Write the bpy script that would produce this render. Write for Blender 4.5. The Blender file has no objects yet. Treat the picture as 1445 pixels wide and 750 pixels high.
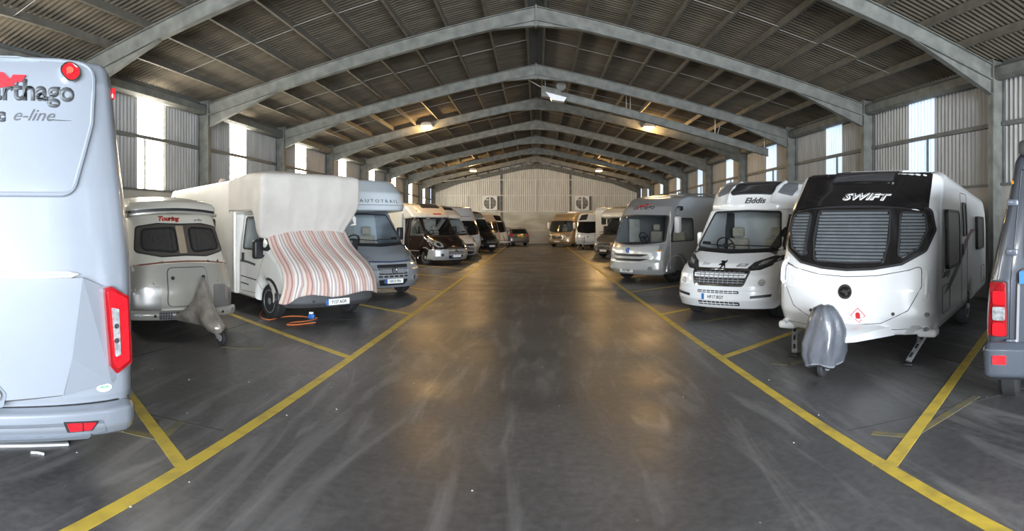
import bpy, bmesh, math, random
from mathutils import Vector, Matrix
from mathutils.bvhtree import BVHTree
import mathutils.geometry as mgeo

random.seed(7)
scene = bpy.context.scene
COL = scene.collection

# ------------------------------------------------------------------ camera
# the photograph is a stitched view: verticals stay straight, rafters bow -> cylindrical lens
FPX, XC, YH, EYE = 842.0, 756.4, 317.0, 1.8
cam_data = bpy.data.cameras.new('camera')
cam_data.type = 'PANO'
cam_data.panorama_type = 'CENTRAL_CYLINDRICAL'
cam_data.central_cylindrical_range_u_min = -XC / FPX
cam_data.central_cylindrical_range_u_max = (1445 - XC) / FPX
cam_data.central_cylindrical_range_v_min = -(750 - YH) / FPX
cam_data.central_cylindrical_range_v_max = YH / FPX
cam_data.central_cylindrical_radius = 1.0
cam_data.clip_end = 300
camera = bpy.data.objects.new('camera', cam_data)
camera.location = (0, 0, EYE)
camera.rotation_euler = (math.radians(90), 0, 0)
COL.objects.link(camera)
scene.camera = camera

# ------------------------------------------------------------------ world, daylight, exposure
world = bpy.data.worlds.new('sky')
scene.world = world
world.use_nodes = True
wn = world.node_tree.nodes
wn['Background'].inputs[0].default_value = (0.62, 0.76, 1.0, 1)
wn['Background'].inputs[1].default_value = 1.2

def area_light(name, loc, rot, sx, sy, power, color):
    d = bpy.data.lights.new(name, 'AREA')
    d.shape = 'RECTANGLE'; d.size = sx; d.size_y = sy
    d.energy = power; d.color = color
    o = bpy.data.objects.new(name, d)
    o.location = loc; o.rotation_euler = rot
    COL.objects.link(o)
    return o
# daylight entering through the open roller door in the gable behind the camera
DOOR_Y = -9.5
area_light('door_daylight', (3.2, DOOR_Y + .15, 2.55), (math.radians(-90), 0, math.radians(180)), 11.8, 4.9, 3500, (0.86, 0.93, 1.0))

vs = scene.view_settings
vs.view_transform = 'Standard'; vs.look = 'None'; vs.gamma = 1.0
vs.use_curve_mapping = False
vs.exposure = 1.35
scene.cycles.max_bounces = 8
scene.cycles.sample_clamp_indirect = 6.0

# ------------------------------------------------------------------ materials
MATS = {}
def mat(name, col=(.8, .8, .8), rough=.45, metal=0.0, coat=0.0, var=.06, scale=6.0, bump=0.0, bscale=40.0,
        emit=None, es=0.0, alpha=1.0, stretch=None, col2=None, detail=4.0, spec=.5, ramp=(.35, .65)):
    if name in MATS: return MATS[name]
    m = bpy.data.materials.new(name); m.use_nodes = True
    nt = m.node_tree; N = nt.nodes; L = nt.links
    b = N['Principled BSDF']
    tc = N.new('ShaderNodeTexCoord'); src = tc.outputs['Object']
    if stretch:
        mp = N.new('ShaderNodeMapping'); mp.inputs['Scale'].default_value = stretch
        L.new(src, mp.inputs['Vector']); src = mp.outputs['Vector']
    nz = N.new('ShaderNodeTexNoise'); nz.inputs['Scale'].default_value = scale; nz.inputs['Detail'].default_value = detail
    L.new(src, nz.inputs['Vector'])
    rp = N.new('ShaderNodeValToRGB')
    c2 = col2 if col2 else tuple(max(0, c * (1 - 2 * var)) for c in col)
    rp.color_ramp.elements[0].position = ramp[0]; rp.color_ramp.elements[1].position = ramp[1]
    rp.color_ramp.elements[0].color = (*c2, 1); rp.color_ramp.elements[1].color = (*col, 1)
    L.new(nz.outputs['Fac'], rp.inputs['Fac'])
    L.new(rp.outputs['Color'], b.inputs['Base Color'])
    b.inputs['Roughness'].default_value = rough
    b.inputs['Metallic'].default_value = metal
    b.inputs['Specular IOR Level'].default_value = spec
    if coat:
        b.inputs['Coat Weight'].default_value = coat; b.inputs['Coat Roughness'].default_value = .06
    if emit:
        b.inputs['Emission Color'].default_value = (*emit, 1); b.inputs['Emission Strength'].default_value = es
    if alpha < 1: b.inputs['Alpha'].default_value = alpha
    if bump:
        n2 = N.new('ShaderNodeTexNoise'); n2.inputs['Scale'].default_value = bscale; n2.inputs['Detail'].default_value = 5
        L.new(src, n2.inputs['Vector'])
        bp = N.new('ShaderNodeBump'); bp.inputs['Strength'].default_value = bump; bp.inputs['Distance'].default_value = .02
        L.new(n2.outputs['Fac'], bp.inputs['Height']); L.new(bp.outputs['Normal'], b.inputs['Normal'])
    m.diffuse_color = (*col, 1)
    MATS[name] = m
    return m

def glass_mat(name, tint=(.03, .035, .04), clear=.5, rough=.03):
    """thin window glass: part lets light straight through, part tinted gloss"""
    if name in MATS: return MATS[name]
    m = bpy.data.materials.new(name); m.use_nodes = True
    nt = m.node_tree; N = nt.nodes; L = nt.links
    b = N['Principled BSDF']
    nz = N.new('ShaderNodeTexNoise'); nz.inputs['Scale'].default_value = 3
    rp = N.new('ShaderNodeValToRGB')
    rp.color_ramp.elements[0].color = (*[c * .9 for c in tint], 1); rp.color_ramp.elements[1].color = (*tint, 1)
    L.new(nz.outputs['Fac'], rp.inputs['Fac']); L.new(rp.outputs['Color'], b.inputs['Base Color'])
    b.inputs['Roughness'].default_value = rough; b.inputs['Specular IOR Level'].default_value = .6
    tr = N.new('ShaderNodeBsdfTransparent'); tr.inputs[0].default_value = (.92, .96, .97, 1)
    mx = N.new('ShaderNodeMixShader'); mx.inputs[0].default_value = clear
    L.new(b.outputs[0], mx.inputs[1]); L.new(tr.outputs[0], mx.inputs[2])
    L.new(mx.outputs[0], N['Material Output'].inputs[0])
    MATS[name] = m
    return m

# ------------------------------------------------------------------ object helpers
def link(o, parent=None):
    COL.objects.link(o)
    if parent is not None: o.parent = parent
    return o

def obj(name, bm, m, parent=None, smooth=True, angle=32):
    if isinstance(bm, bmesh.types.BMesh):
        me = bpy.data.meshes.new(name)
        bmesh.ops.recalc_face_normals(bm, faces=bm.faces) if getattr(bm, 'is_valid', True) and RECALC[0] else None
        bm.to_mesh(me); bm.free()
    else:
        me = bm
    if m is not None and not me.materials:
        for mm in (m if isinstance(m, (list, tuple)) else [m]): me.materials.append(mm)
    if smooth:
        me.shade_smooth()
        me.set_sharp_from_angle(angle=math.radians(angle))
    o = bpy.data.objects.new(name, me)
    return link(o, parent)
RECALC = [True]

def tag(o, label=None, cat=None, group=None, kind=None):
    if label: o['label'] = label
    if cat: o['category'] = cat
    if group: o['group'] = group
    if kind: o['kind'] = kind
    return o

def thing(name, label, cat, loc=(0, 0, 0), rotz=0.0, group=None, kind=None, parent=None):
    o = bpy.data.objects.new(name, None)
    o.empty_display_size = .2
    o.location = loc; o.rotation_euler = (0, 0, rotz)
    link(o, parent)
    return tag(o, label, cat, group, kind)

def dup(o, parent=None, loc=None, rot=None):
    c = o.copy(); COL.objects.link(c); c.parent = parent
    if loc is not None: c.location = loc
    if rot is not None: c.rotation_euler = rot
    for ch in list(o.children): dup(ch, c)
    return c

# ------------------------------------------------------------------ mesh helpers
def box(bm, x0, x1, y0, y1, z0, z1, bev=0.0, seg=2):
    r = bmesh.ops.create_cube(bm, size=1.0)
    vs_ = r['verts']
    for v in vs_:
        v.co = Vector(((x0 + x1) / 2 + v.co.x * (x1 - x0), (y0 + y1) / 2 + v.co.y * (y1 - y0), (z0 + z1) / 2 + v.co.z * (z1 - z0)))
    if bev > 0:
        es = list({e for v in vs_ for e in v.link_edges})
        bmesh.ops.bevel(bm, geom=es, offset=bev, segments=seg, profile=.5, affect='EDGES')
    return bm

def boxo(name, m, parent, x0, x1, y0, y1, z0, z1, bev=0.0, seg=2):
    return obj(name, box(bmesh.new(), x0, x1, y0, y1, z0, z1, bev, seg), m, parent)

def tube(bm, pts, r, n=8, cap=True, closed=False):
    pts = [Vector(p) for p in pts]
    rad = r if isinstance(r, (list, tuple)) else [r] * len(pts)
    rings = []; prev = None; N = len(pts)
    for i, p in enumerate(pts):
        if closed: d = pts[(i + 1) % N] - pts[i - 1]
        elif i == 0: d = pts[1] - p
        elif i == N - 1: d = p - pts[i - 1]
        else: d = (pts[i + 1] - p).normalized() + (p - pts[i - 1]).normalized()
        if d.length < 1e-9: d = Vector((0, 0, 1))
        d.normalize()
        if prev is None:
            up = Vector((0, 0, 1)) if abs(d.z) < .9 else Vector((1, 0, 0))
            a = d.cross(up).normalized()
        else:
            a = (prev - d * prev.dot(d))
            a = a.normalized() if a.length > 1e-6 else d.orthogonal().normalized()
        prev = a; b = d.cross(a)
        rings.append([bm.verts.new(p + (a * math.cos(t) + b * math.sin(t)) * rad[i]) for t in [2 * math.pi * k / n for k in range(n)]])
    last = N if closed else N - 1
    for i in range(last):
        A, B = rings[i], rings[(i + 1) % N]
        for k in range(n):
            bm.faces.new((A[k], A[(k + 1) % n], B[(k + 1) % n], B[k]))
    if cap and not closed:
        bm.faces.new(rings[0][::-1]); bm.faces.new(rings[-1])
    return bm

def bar(bm, p, q, w, h):
    """square bar from p to q"""
    p, q = Vector(p), Vector(q); d = (q - p).normalized()
    up = Vector((0, 0, 1)) if abs(d.z) < .95 else Vector((0, 1, 0))
    a = d.cross(up).normalized() * w / 2; b = a.cross(d).normalized() * h / 2
    A = [bm.verts.new(p + s * a + t * b) for s, t in ((-1, -1), (1, -1), (1, 1), (-1, 1))]
    B = [bm.verts.new(q + s * a + t * b) for s, t in ((-1, -1), (1, -1), (1, 1), (-1, 1))]
    for k in range(4): bm.faces.new((A[k], A[(k + 1) % 4], B[(k + 1) % 4], B[k]))
    bm.faces.new(A[::-1]); bm.faces.new(B)
    return bm

def lathe(bm, prof, n=20, axis='z', center=(0, 0, 0), a0=0.0):
    """prof: list of (radius, height) spun about an axis"""
    c = Vector(center); rings = []
    for r, h in prof:
        ring = []
        for k in range(n):
            t = 2 * math.pi * k / n + a0
            x, y = r * math.cos(t), r * math.sin(t)
            v = {'z': Vector((x, y, h)), 'x': Vector((h, x, y)), 'y': Vector((x, h, y))}[axis]
            ring.append(bm.verts.new(c + v))
        rings.append(ring)
    for A, B in zip(rings, rings[1:]):
        for k in range(n): bm.faces.new((A[k], A[(k + 1) % n], B[(k + 1) % n], B[k]))
    bm.faces.new(rings[0][::-1]); bm.faces.new(rings[-1])
    return bm

def loftring(bm, rings, caps=True):
    R = [[bm.verts.new(p) for p in r] for r in rings]
    n = len(R[0])
    for A, B in zip(R, R[1:]):
        for k in range(n): bm.faces.new((A[k], A[(k + 1) % n], B[(k + 1) % n], B[k]))
    if caps: bm.faces.new(R[0][::-1]); bm.faces.new(R[-1])
    return bm

def rpoly(pts, r=.03, seg=4):
    """polygon with rounded corners; r single or per-corner list"""
    out = []; n = len(pts)
    for i in range(n):
        p = Vector(pts[i][:2]); a = Vector(pts[i - 1][:2]); b = Vector(pts[(i + 1) % n][:2])
        rr = pts[i][2] if len(pts[i]) > 2 else r
        va = (a - p); vb = (b - p); la, lb = va.length, vb.length
        if rr <= 1e-4 or la < 1e-6 or lb < 1e-6: out.append((p.x, p.y)); continue
        va /= la; vb /= lb
        cs = max(-1, min(1, va.dot(vb))); ang = math.acos(cs)
        if ang > math.pi - .02: out.append((p.x, p.y)); continue
        d = min(rr / math.tan(ang / 2), la * .48, lb * .48)
        p0 = p + va * d; p1 = p + vb * d
        for k in range(seg + 1):
            t = k / seg
            q = p0 * (1 - t) ** 2 + p * 2 * t * (1 - t) + p1 * t * t
            out.append((q.x, q.y))
    return out

def rrect(u0, v0, u1, v1, r=.03, seg=4):
    return rpoly([(u0, v0), (u1, v0), (u1, v1), (u0, v1)], r, seg)

def ell(cu, cv, ru, rv=None, n=20):
    rv = rv or ru
    return [(cu + ru * math.cos(2 * math.pi * k / n), cv + rv * math.sin(2 * math.pi * k / n)) for k in range(n)]

def grow(poly, d):
    """offset a polygon outward by d (simple, for near-convex shapes)"""
    n = len(poly); P = [Vector(p) for p in poly]
    area = sum(P[i].x * P[(i + 1) % n].y - P[(i + 1) % n].x * P[i].y for i in range(n))
    s = 1 if area > 0 else -1
    out = []
    for i in range(n):
        a = (P[i] - P[i - 1]); b = (P[(i + 1) % n] - P[i])
        if a.length < 1e-7: a = b
        if b.length < 1e-7: b = a
        na = Vector((a.y, -a.x)).normalized() * s; nb = Vector((b.y, -b.x)).normalized() * s
        nn = na + nb
        if nn.length < 1e-6: nn = na
        nn.normalize()
        k = d / max(.4, nn.dot(na))
        out.append(tuple(P[i] + nn * k))
    return out

def poly_bm(poly, hole=None):
    bm = bmesh.new()
    es = []
    for lp in [poly] + ([hole] if hole else []):
        vv = [bm.verts.new((p[0], p[1], 0)) for p in lp]
        es += [bm.edges.new((vv[i], vv[(i + 1) % len(vv)])) for i in range(len(vv))]
    if hole is None and True:
        bm.faces.new(vv)
    else:
        bmesh.ops.triangle_fill(bm, use_beauty=True, use_dissolve=False, edges=es)
    return bm

def gridcut(bm, step):
    if not step: return
    us = [v.co.x for v in bm.verts]; vs2 = [v.co.y for v in bm.verts]
    for ax, lo, hi in ((0, min(us), max(us)), (1, min(vs2), max(vs2))):
        k = math.ceil(lo / step + .05)
        while k * step < hi - 1e-3:
            co = Vector((0, 0, 0)); co[ax] = k * step
            no = Vector((0, 0, 0)); no[ax] = 1
            bmesh.ops.bisect_plane(bm, geom=bm.verts[:] + bm.edges[:] + bm.faces[:], plane_co=co, plane_no=no, dist=1e-5)
            k += 1

# projection frames: origin, U, V, direction
FRONT = (Vector((0, 8, 0)), Vector((-1, 0, 0)), Vector((0, 0, 1)), Vector((0, -1, 0)))       # u = picture right
SIDEP = (Vector((8, 0, 0)), Vector((0, 1, 0)), Vector((0, 0, 1)), Vector((-1, 0, 0)))        # +X flank, u = +y
SIDEM = (Vector((-8, 0, 0)), Vector((0, -1, 0)), Vector((0, 0, 1)), Vector((1, 0, 0)))       # -X flank, u = -y
TOPD = (Vector((0, 0, 8)), Vector((-1, 0, 0)), Vector((0, 1, 0)), Vector((0, 0, -1)))        # u = -x, v = y
_od = Vector((0, -.8, -.6))
FRUP = (Vector((0, 0, 0)) - _od * 8, Vector((-1, 0, 0)), Vector((0, -.6, .8)), _od)           # oblique from above, v along slope

def proj(bvh, fr, u, v, off=0.0):
    O, U, V, D = fr
    p = O + U * u + V * v
    hit = bvh.ray_cast(p, D)
    if hit[0] is None:
        near = bvh.find_nearest(p + D * 7.0)
        loc, n = near[0], near[1]
        if loc is None: return p + D * 8, -D
    else:
        loc, n = hit[0], hit[1]
    if n.dot(D) > 0: n = -n
    n = (n - D * .6).normalized()
    return loc + n * off, n

def project_bm(bm, bvh, fr, off=.003, th=.006, step=.15, skirt=True):
    gridcut(bm, step)
    bnd = [e for e in bm.edges if len(e.link_faces) == 1]
    base = {}
    for v in list(bm.verts):
        p, n = proj(bvh, fr, v.co.x, v.co.y)
        base[v] = (p, n)
    if skirt:
        low = {}
        for e in bnd:
            for v in e.verts:
                if v not in low: low[v] = bm.verts.new(base[v][0] - base[v][1] * .004)
        for e in bnd:
            a, b = e.verts
            try: bm.faces.new((a, b, low[b], low[a]))
            except ValueError: pass
    for v, (p, n) in base.items(): v.co = p + n * (off + th)
    return bm

def patch(name, m, parent, bvh, poly, fr=FRONT, th=.006, off=.0, step=.15, hole=None, smooth=True, skirt=True):
    bm = project_bm(poly_bm(poly, hole), bvh, fr, off, th, step, skirt)
    return obj(name, bm, m, parent, smooth, 40)

def ring(name, m, parent, bvh, poly, w, fr=FRONT, th=.012, step=.15, out=True):
    """window seal / frame: a band round a polygon"""
    n = len(poly); outer = grow(poly, w)
    bm = bmesh.new()
    A = [bm.verts.new((*p, 0)) for p in poly]; B = [bm.verts.new((*p, 0)) for p in outer]
    for i in range(n):
        j = (i + 1) % n
        bm.faces.new((A[i], A[j], B[j], B[i]))
    return obj(name, project_bm(bm, bvh, fr, 0, th, step), m, parent, True, 40)

def seam(name, m, parent, bvh, pts, fr=FRONT, r=.005, n=4, closed=False, sub=.1):
    P = [Vector(p) for p in pts]
    if closed: P.append(P[0])
    out = []
    for a, b in zip(P, P[1:]):
        k = max(1, int((b - a).length / sub))
        for i in range(k):
            q = a.lerp(b, i / k); out.append(proj(bvh, fr, q.x, q.y)[0])
    if not closed: out.append(proj(bvh, fr, P[-1].x, P[-1].y)[0])
    return obj(name, tube(bmesh.new(), out, r, n, closed=closed), m, parent)

def text2d(s, size, x=0, y=0, shear=0.0, sx=1.0, bold=0.0, space=1.0, align='CENTER'):
    cu = bpy.data.curves.new('lettering', 'FONT')
    cu.body = s; cu.size = size; cu.shear = shear; cu.offset = bold; cu.space_character = space
    cu.align_x = align; cu.resolution_u = 3; cu.fill_mode = 'FRONT'
    o = bpy.data.objects.new('lettering', cu); COL.objects.link(o)
    dg = bpy.context.evaluated_depsgraph_get(); dg.update()
    me = bpy.data.meshes.new_from_object(o.evaluated_get(dg))
    bpy.data.objects.remove(o); bpy.data.curves.remove(cu)
    bm = bmesh.new(); bm.from_mesh(me); bpy.data.meshes.remove(me)
    if bm.verts:
        lo = min(v.co.y for v in bm.verts); hi = max(v.co.y for v in bm.verts)
        for v in bm.verts: v.co = Vector((v.co.x * sx + x, v.co.y - (lo + hi) / 2 + y, 0))
    bmesh.ops.remove_doubles(bm, verts=bm.verts, dist=1e-5)
    return bm

def lettering(name, m, parent, bvh, s, size, u, v, fr=FRONT, th=.004, off=.0, rot=0.0, **kw):
    bm = text2d(s, size, **kw)
    c, sn = math.cos(rot), math.sin(rot)
    for w in bm.verts: w.co = Vector((w.co.x * c - w.co.y * sn + u, w.co.x * sn + w.co.y * c + v, 0))
    return obj(name, project_bm(bm, bvh, fr, off, th, 0, True), m, parent, False)

def inside(p, poly):
    x, y = p; c = False; n = len(poly)
    for i in range(n):
        x1, y1 = poly[i]; x2, y2 = poly[i - 1]
        if (y1 > y) != (y2 > y) and x < (x2 - x1) * (y - y1) / (y2 - y1) + x1: c = not c
    return c

def cut_opening(bm, poly, fr, depth=None):
    """open a real hole in a shell: slice it along the polygon's edges, then take out the faces inside"""
    O, U, V, D = fr
    inv = lambda p: (((p - O).dot(U)), ((p - O).dot(V)))
    us = [p[0] for p in poly]; vs2 = [p[1] for p in poly]
    def cand():
        out = []
        for f in bm.faces:
            if f.normal.dot(D) > -.12: continue
            if depth is not None and (f.calc_center_median() - O).dot(D) > depth: continue
            q = [inv(v.co) for v in f.verts]
            if max(a[0] for a in q) < min(us) or min(a[0] for a in q) > max(us): continue
            if max(a[1] for a in q) < min(vs2) or min(a[1] for a in q) > max(vs2): continue
            out.append(f)
        return out
    bm.normal_update()
    n = len(poly)
    for i in range(n):
        a, b = Vector(poly[i]), Vector(poly[(i + 1) % n])
        if (b - a).length < 1e-5: continue
        w = U * (b.x - a.x) + V * (b.y - a.y)
        no = w.cross(D).normalized(); co = O + U * a.x + V * a.y
        fs = cand()
        geom = list({v for f in fs for v in f.verts}) + list({e for f in fs for e in f.edges}) + fs
        bmesh.ops.bisect_plane(bm, geom=geom, plane_co=co, plane_no=no, dist=1e-5)
        bm.normal_update()
    kill = [f for f in cand() if inside(inv(f.calc_center_median()), poly)]
    bmesh.ops.delete(bm, geom=kill, context='FACES')

def smooth01(t):
    t = max(0.0, min(1.0, t)); return t * t * (3 - 2 * t)

def hull(outline, hw, edge=.1, n=12, step=.1, warp=None, r=.06, aseg=4, capstep=.35):
    """shell of a vehicle: the side outline (y, z, corner radius) carried across the width,
    long edges rounded by `edge`, then bent by warp(x, y, z)"""
    pts = rpoly(outline, r, 5)
    P = [Vector(p) for p in pts]; d = []
    for i in range(len(P)):
        a, b = P[i], P[(i + 1) % len(P)]
        k = max(1, int(math.ceil((b - a).length / step - 1e-6)))
        for j in range(k): d.append(a.lerp(b, j / k))
    P = [p for i, p in enumerate(d) if (p - d[i - 1]).length > 1e-4]
    m = len(P)
    area = sum(P[i].x * P[(i + 1) % m].y - P[(i + 1) % m].x * P[i].y for i in range(m))
    s = 1 if area > 0 else -1
    nor = []
    for i in range(m):
        t = (P[(i + 1) % m] - P[i]).normalized() + (P[i] - P[i - 1]).normalized()
        nor.append(Vector((t.y, -t.x)).normalized() * s)
    st = []
    for k in range(1, aseg + 1):
        a = math.pi / 2 * (1 - (k - 1) / aseg)
        st.append((-(hw - edge + edge * math.sin(a)), edge * (1 - math.cos(a))))
    for k in range(n + 1): st.append((-(hw - edge) + 2 * (hw - edge) * k / n, 0.0))
    st += [(-x, i) for x, i in st[:aseg][::-1]]
    bm = bmesh.new(); rows = []
    for x, ins in st:
        row = []
        for i in range(m):
            q = P[i] - nor[i] * ins
            co = Vector((x, q.x, q.y))
            row.append(bm.verts.new(co))
        rows.append(row)
    for A, B in zip(rows, rows[1:]):
        for k in range(m): bm.faces.new((A[k], A[(k + 1) % m], B[(k + 1) % m], B[k]))
    bm.faces.new(rows[0][::-1]); bm.faces.new(rows[-1])
    bmesh.ops.triangulate(bm, faces=[f for f in bm.faces if len(f.verts) > 4], ngon_method='EAR_CLIP')
    bmesh.ops.recalc_face_normals(bm, faces=bm.faces)
    if warp:
        ys = [p.x for p in P]; zs = [p.y for p in P]
        for ax, lo, hi, stp in ((1, min(ys), max(ys), capstep), (2, min(zs), max(zs), capstep * .6)):
            c = lo + stp
            while c < hi - .02:
                fs = [f for f in bm.faces if abs(f.normal.x) > .99]
                geom = list({v for f in fs for v in f.verts}) + list({e for f in fs for e in f.edges}) + fs
                co = Vector((0, 0, 0)); co[ax] = c; no = Vector((0, 0, 0)); no[ax] = 1
                bmesh.ops.bisect_plane(bm, geom=geom, plane_co=co, plane_no=no, dist=1e-4)
                c += stp
        for v in bm.verts: v.co = Vector(warp(*v.co))
        bmesh.ops.recalc_face_normals(bm, faces=bm.faces)
    return bm

def tree_of(bm): return BVHTree.FromBMesh(bm)

def arch(yc, zc, r, z0, n=9):
    """outline points of a wheel arch notch, walked towards -y"""
    out = []
    a0 = math.asin(max(-1, min(1, (z0 - zc) / r)))
    for k in range(n + 1):
        a = a0 + (math.pi - 2 * a0) * k / n
        out.append((yc + r * math.cos(a), zc + r * math.sin(a), 0))
    return out

# ================================================================== the hall
FRAME0, SP = 15.8, 5.72
HA, SL = 7.57, 0.2106
CIN, WALLX = 9.64, 10.06
def fy(k): return FRAME0 + SP * k + (.45 if k == 7 else 0)
def rt(x): return HA - SL * abs(x)
GABLE = fy(7) + .25

m_steel = mat('galvanised steel', (.165, .168, .150), .6, .1, var=.16, scale=3.2, bump=.05, col2=(.085, .087, .078), ramp=(.3, .72))
m_rail = mat('dark steel rail', (.13, .135, .13), .6, .1, var=.12, scale=3)
m_purlin = mat('weathered purlin steel', (.115, .105, .085), .65, .05, var=.15, scale=3)
m_sheet = mat('fibre cement roof sheet', (.125, .103, .074), .9, var=.2, scale=.9, bump=.15, col2=(.07, .059, .044), stretch=(1, 4, 1), ramp=(.3, .7))
m_clad = mat('corrugated wall sheet', (.34, .335, .325), .8, var=.1, scale=1.3, bump=.1, stretch=(3, 3, .6))
m_cladw = mat('pale corrugated sheet', (.62, .60, .55), .7, var=.06, scale=1.3, stretch=(3, 3, .5))
m_pale = mat('white painted rail', (.72, .71, .67), .6, var=.05)
m_rod = mat('bright tie rod', (.42, .41, .38), .4, .4, var=.05)

# floor -----------------------------------------------------------------
def floor_material():
    m = bpy.data.materials.new('worn polished concrete'); m.use_nodes = True
    nt = m.node_tree; N = nt.nodes; L = nt.links; b = N['Principled BSDF']
    tc = N.new('ShaderNodeTexCoord')
    def noise(scale, detail, st=None, rough=.55, dist=0):
        s = tc.outputs['Object']
        if st:
            mp = N.new('ShaderNodeMapping'); mp.inputs['Scale'].default_value = st[:3]
            if len(st) > 3: mp.inputs['Rotation'].default_value = (0, 0, st[3])
            L.new(s, mp.inputs['Vector']); s = mp.outputs['Vector']
        n = N.new('ShaderNodeTexNoise'); n.inputs['Scale'].default_value = scale; n.inputs['Detail'].default_value = detail
        n.inputs['Roughness'].default_value = rough; n.inputs['Distortion'].default_value = dist
        L.new(s, n.inputs['Vector']); return n.outputs['Fac']
    def ramp(fac, a, ca, bb, cb):
        r = N.new('ShaderNodeValToRGB')
        r.color_ramp.elements[0].position = a; r.color_ramp.elements[0].color = (*ca, 1)
        r.color_ramp.elements[1].position = bb; r.color_ramp.elements[1].color = (*cb, 1)
        L.new(fac, r.inputs['Fac']); return r.outputs['Color']
    def mix(fac, a, bb, mode='MIX'):
        x = N.new('ShaderNodeMix'); x.data_type = 'RGBA'; x.blend_type = mode
        if isinstance(fac, float): x.inputs[0].default_value = fac
        else: L.new(fac, x.inputs[0])
        for sock, val in ((x.inputs[6], a), (x.inputs[7], bb)):
            if isinstance(val, tuple): sock.default_value = (*val, 1)
            else: L.new(val, sock)
        return x.outputs[2]
    base = ramp(noise(.35, 6, None, .6), .33, (.056, .055, .058), .68, (.124, .120, .118))
    speck = ramp(noise(14, 6), .35, (.75, .75, .75), .7, (1.15, 1.15, 1.15))
    c = mix(1.0, base, speck, 'MULTIPLY')
    # long tyre scuffs running up the aisle, and a few bent ones
    sc = ramp(noise(1.0, 5, (2.2, .3, 1), .6, 1.6), .51, (0, 0, 0), .80, (1, 1, 1))
    c = mix(sc, c, (.22, .213, .208))
    sc2 = ramp(noise(.8, 4, (2.4, .4, 1, .6), .6, 2.0), .6, (0, 0, 0), .85, (1, 1, 1))
    c = mix(sc2, c, (.22, .205, .19))
    dk = ramp(noise(.9, 5, (1.6, .5, 1, -.3), .65, .5), .6, (0, 0, 0), .78, (1, 1, 1))
    c = mix(dk, c, (.05, .048, .05))
    dots = ramp(noise(30, 1), .80, (0, 0, 0), .83, (1, 1, 1))
    c = mix(dots, c, (.5, .48, .45))
    L.new(c, b.inputs['Base Color'])
    rg = ramp(noise(.7, 6, None, .65), .3, (.30, .30, .30), .7, (.52, .52, .52))
    L.new(rg, b.inputs['Roughness'])
    bp = N.new('ShaderNodeBump'); bp.inputs['Strength'].default_value = .12; bp.inputs['Distance'].default_value = .01
    L.new(noise(6, 6), bp.inputs['Height']); L.new(bp.outputs['Normal'], b.inputs['Normal'])
    return m
m_floor = floor_material()
floor = tag(boxo('floor', m_floor, None, -WALLX - .1, WALLX + .1, DOOR_Y - 6, GABLE + .2, -.2, 0), 'dark worn concrete floor of the storage hall with yellow lines', 'floor', kind='structure')

m_yel = mat('yellow floor paint', (.60, .43, .05), .5, var=.1, scale=5, col2=(.40, .29, .05), bump=.04, detail=8, ramp=(.3, .55))
m_yelold = mat('worn old yellow paint', (.20, .16, .06), .55, scale=4, col2=(.13, .12, .09), detail=8, ramp=(.4, .6))
def strip(name, m, p, q, w, z=.004):
    p, q = Vector(p), Vector(q); d = (q - p).normalized(); a = Vector((-d.y, d.x)) * w / 2
    bm = bmesh.new(); n = max(1, int((q - p).length / 1.0)); rows = []
    for i in range(n + 1):
        c = p.lerp(q, i / n)
        rows.append([bm.verts.new((*(c - a), .0005)), bm.verts.new((*(c - a), z)), bm.verts.new((*(c + a), z)), bm.verts.new((*(c + a), .0005))])
    for A, B in zip(rows, rows[1:]):
        for k in range(3): bm.faces.new((A[k], A[k + 1], B[k + 1], B[k]))
    return obj(name, bm, m, floor, False)
AISLE = 2.45
BAYANG = math.radians(39)
for s in (-1, 1):
    strip('aisle_line', m_yel, (s * AISLE, -3), (s * AISLE, 47.5), .115)
    for k in range(-1, 12):
        y = 3.68 + 4.0 * k
        L_ = 7.2 if k < 9 else 5
        strip('bay_line', m_yel, (s * (AISLE + .03), y), (s * (AISLE + L_ * math.cos(BAYANG)), y + L_ * math.sin(BAYANG)), .115, .0036)
for a, b in (((2.75, 4.35), (2.98, 4.1)), ((2.98, 4.1), (4.2, 4.62)), ((3.0, 7.15), (3.15, 6.98)), ((3.15, 6.98), (4.1, 7.5)), ((3.0, 10.6), (4.2, 11.3)),
             ((-3.05, 4.5), (-2.95, 4.05)), ((-2.95, 4.05), (-3.9, 3.95)), ((-4.4, 7.6), (-3.85, 7.75)), ((2.7, 14.6), (3.9, 15.2))):
    strip('worn_line', m_yelold, a, b, .09, .003)
# expansion joints in the slab
m_joint = mat('slab joint filler', (.045, .043, .043), .8)
for s in (-1, 1):
    strip('slab_joint', m_joint, (s * 5.05, -3), (s * 5.05, 56), .016, .0025)
    strip('slab_joint', m_joint, (s * 2.6, 4.5), (s * 9.9, 4.5), .016, .0025)
    strip('slab_joint', m_joint, (s * 0.3, 16.2), (s * 9.9, 16.2), .016, .0025)
# bits of litter: pale chips swept about on the slab
m_chip = mat('pale chip', (.62, .6, .57), .8)
chip_bm = bmesh.new(); bmesh.ops.create_icosphere(chip_bm, subdivisions=1, radius=.008)
for v in chip_bm.verts: v.co.z *= .5
chips = bmesh.new()
rr = random.Random(3)
for i in range(110):
    x, y = rr.uniform(-6, 6), rr.uniform(2.6, 14); sc = rr.uniform(.3, 1.1)
    for f in [0]:
        c = chip_bm.copy()
        mp = {}
        for v in c.verts: mp[v] = chips.verts.new((v.co.x * sc + x, v.co.y * sc * 1.4 + y, v.co.z * sc + .003))
        for fc in c.faces: chips.faces.new([mp[v] for v in fc.verts])
        c.free()
chip_bm.free()
tag(obj('debris', chips, m_chip, None), 'tiny pale chips of grit scattered over the dark floor', 'debris', kind='stuff')

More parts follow.
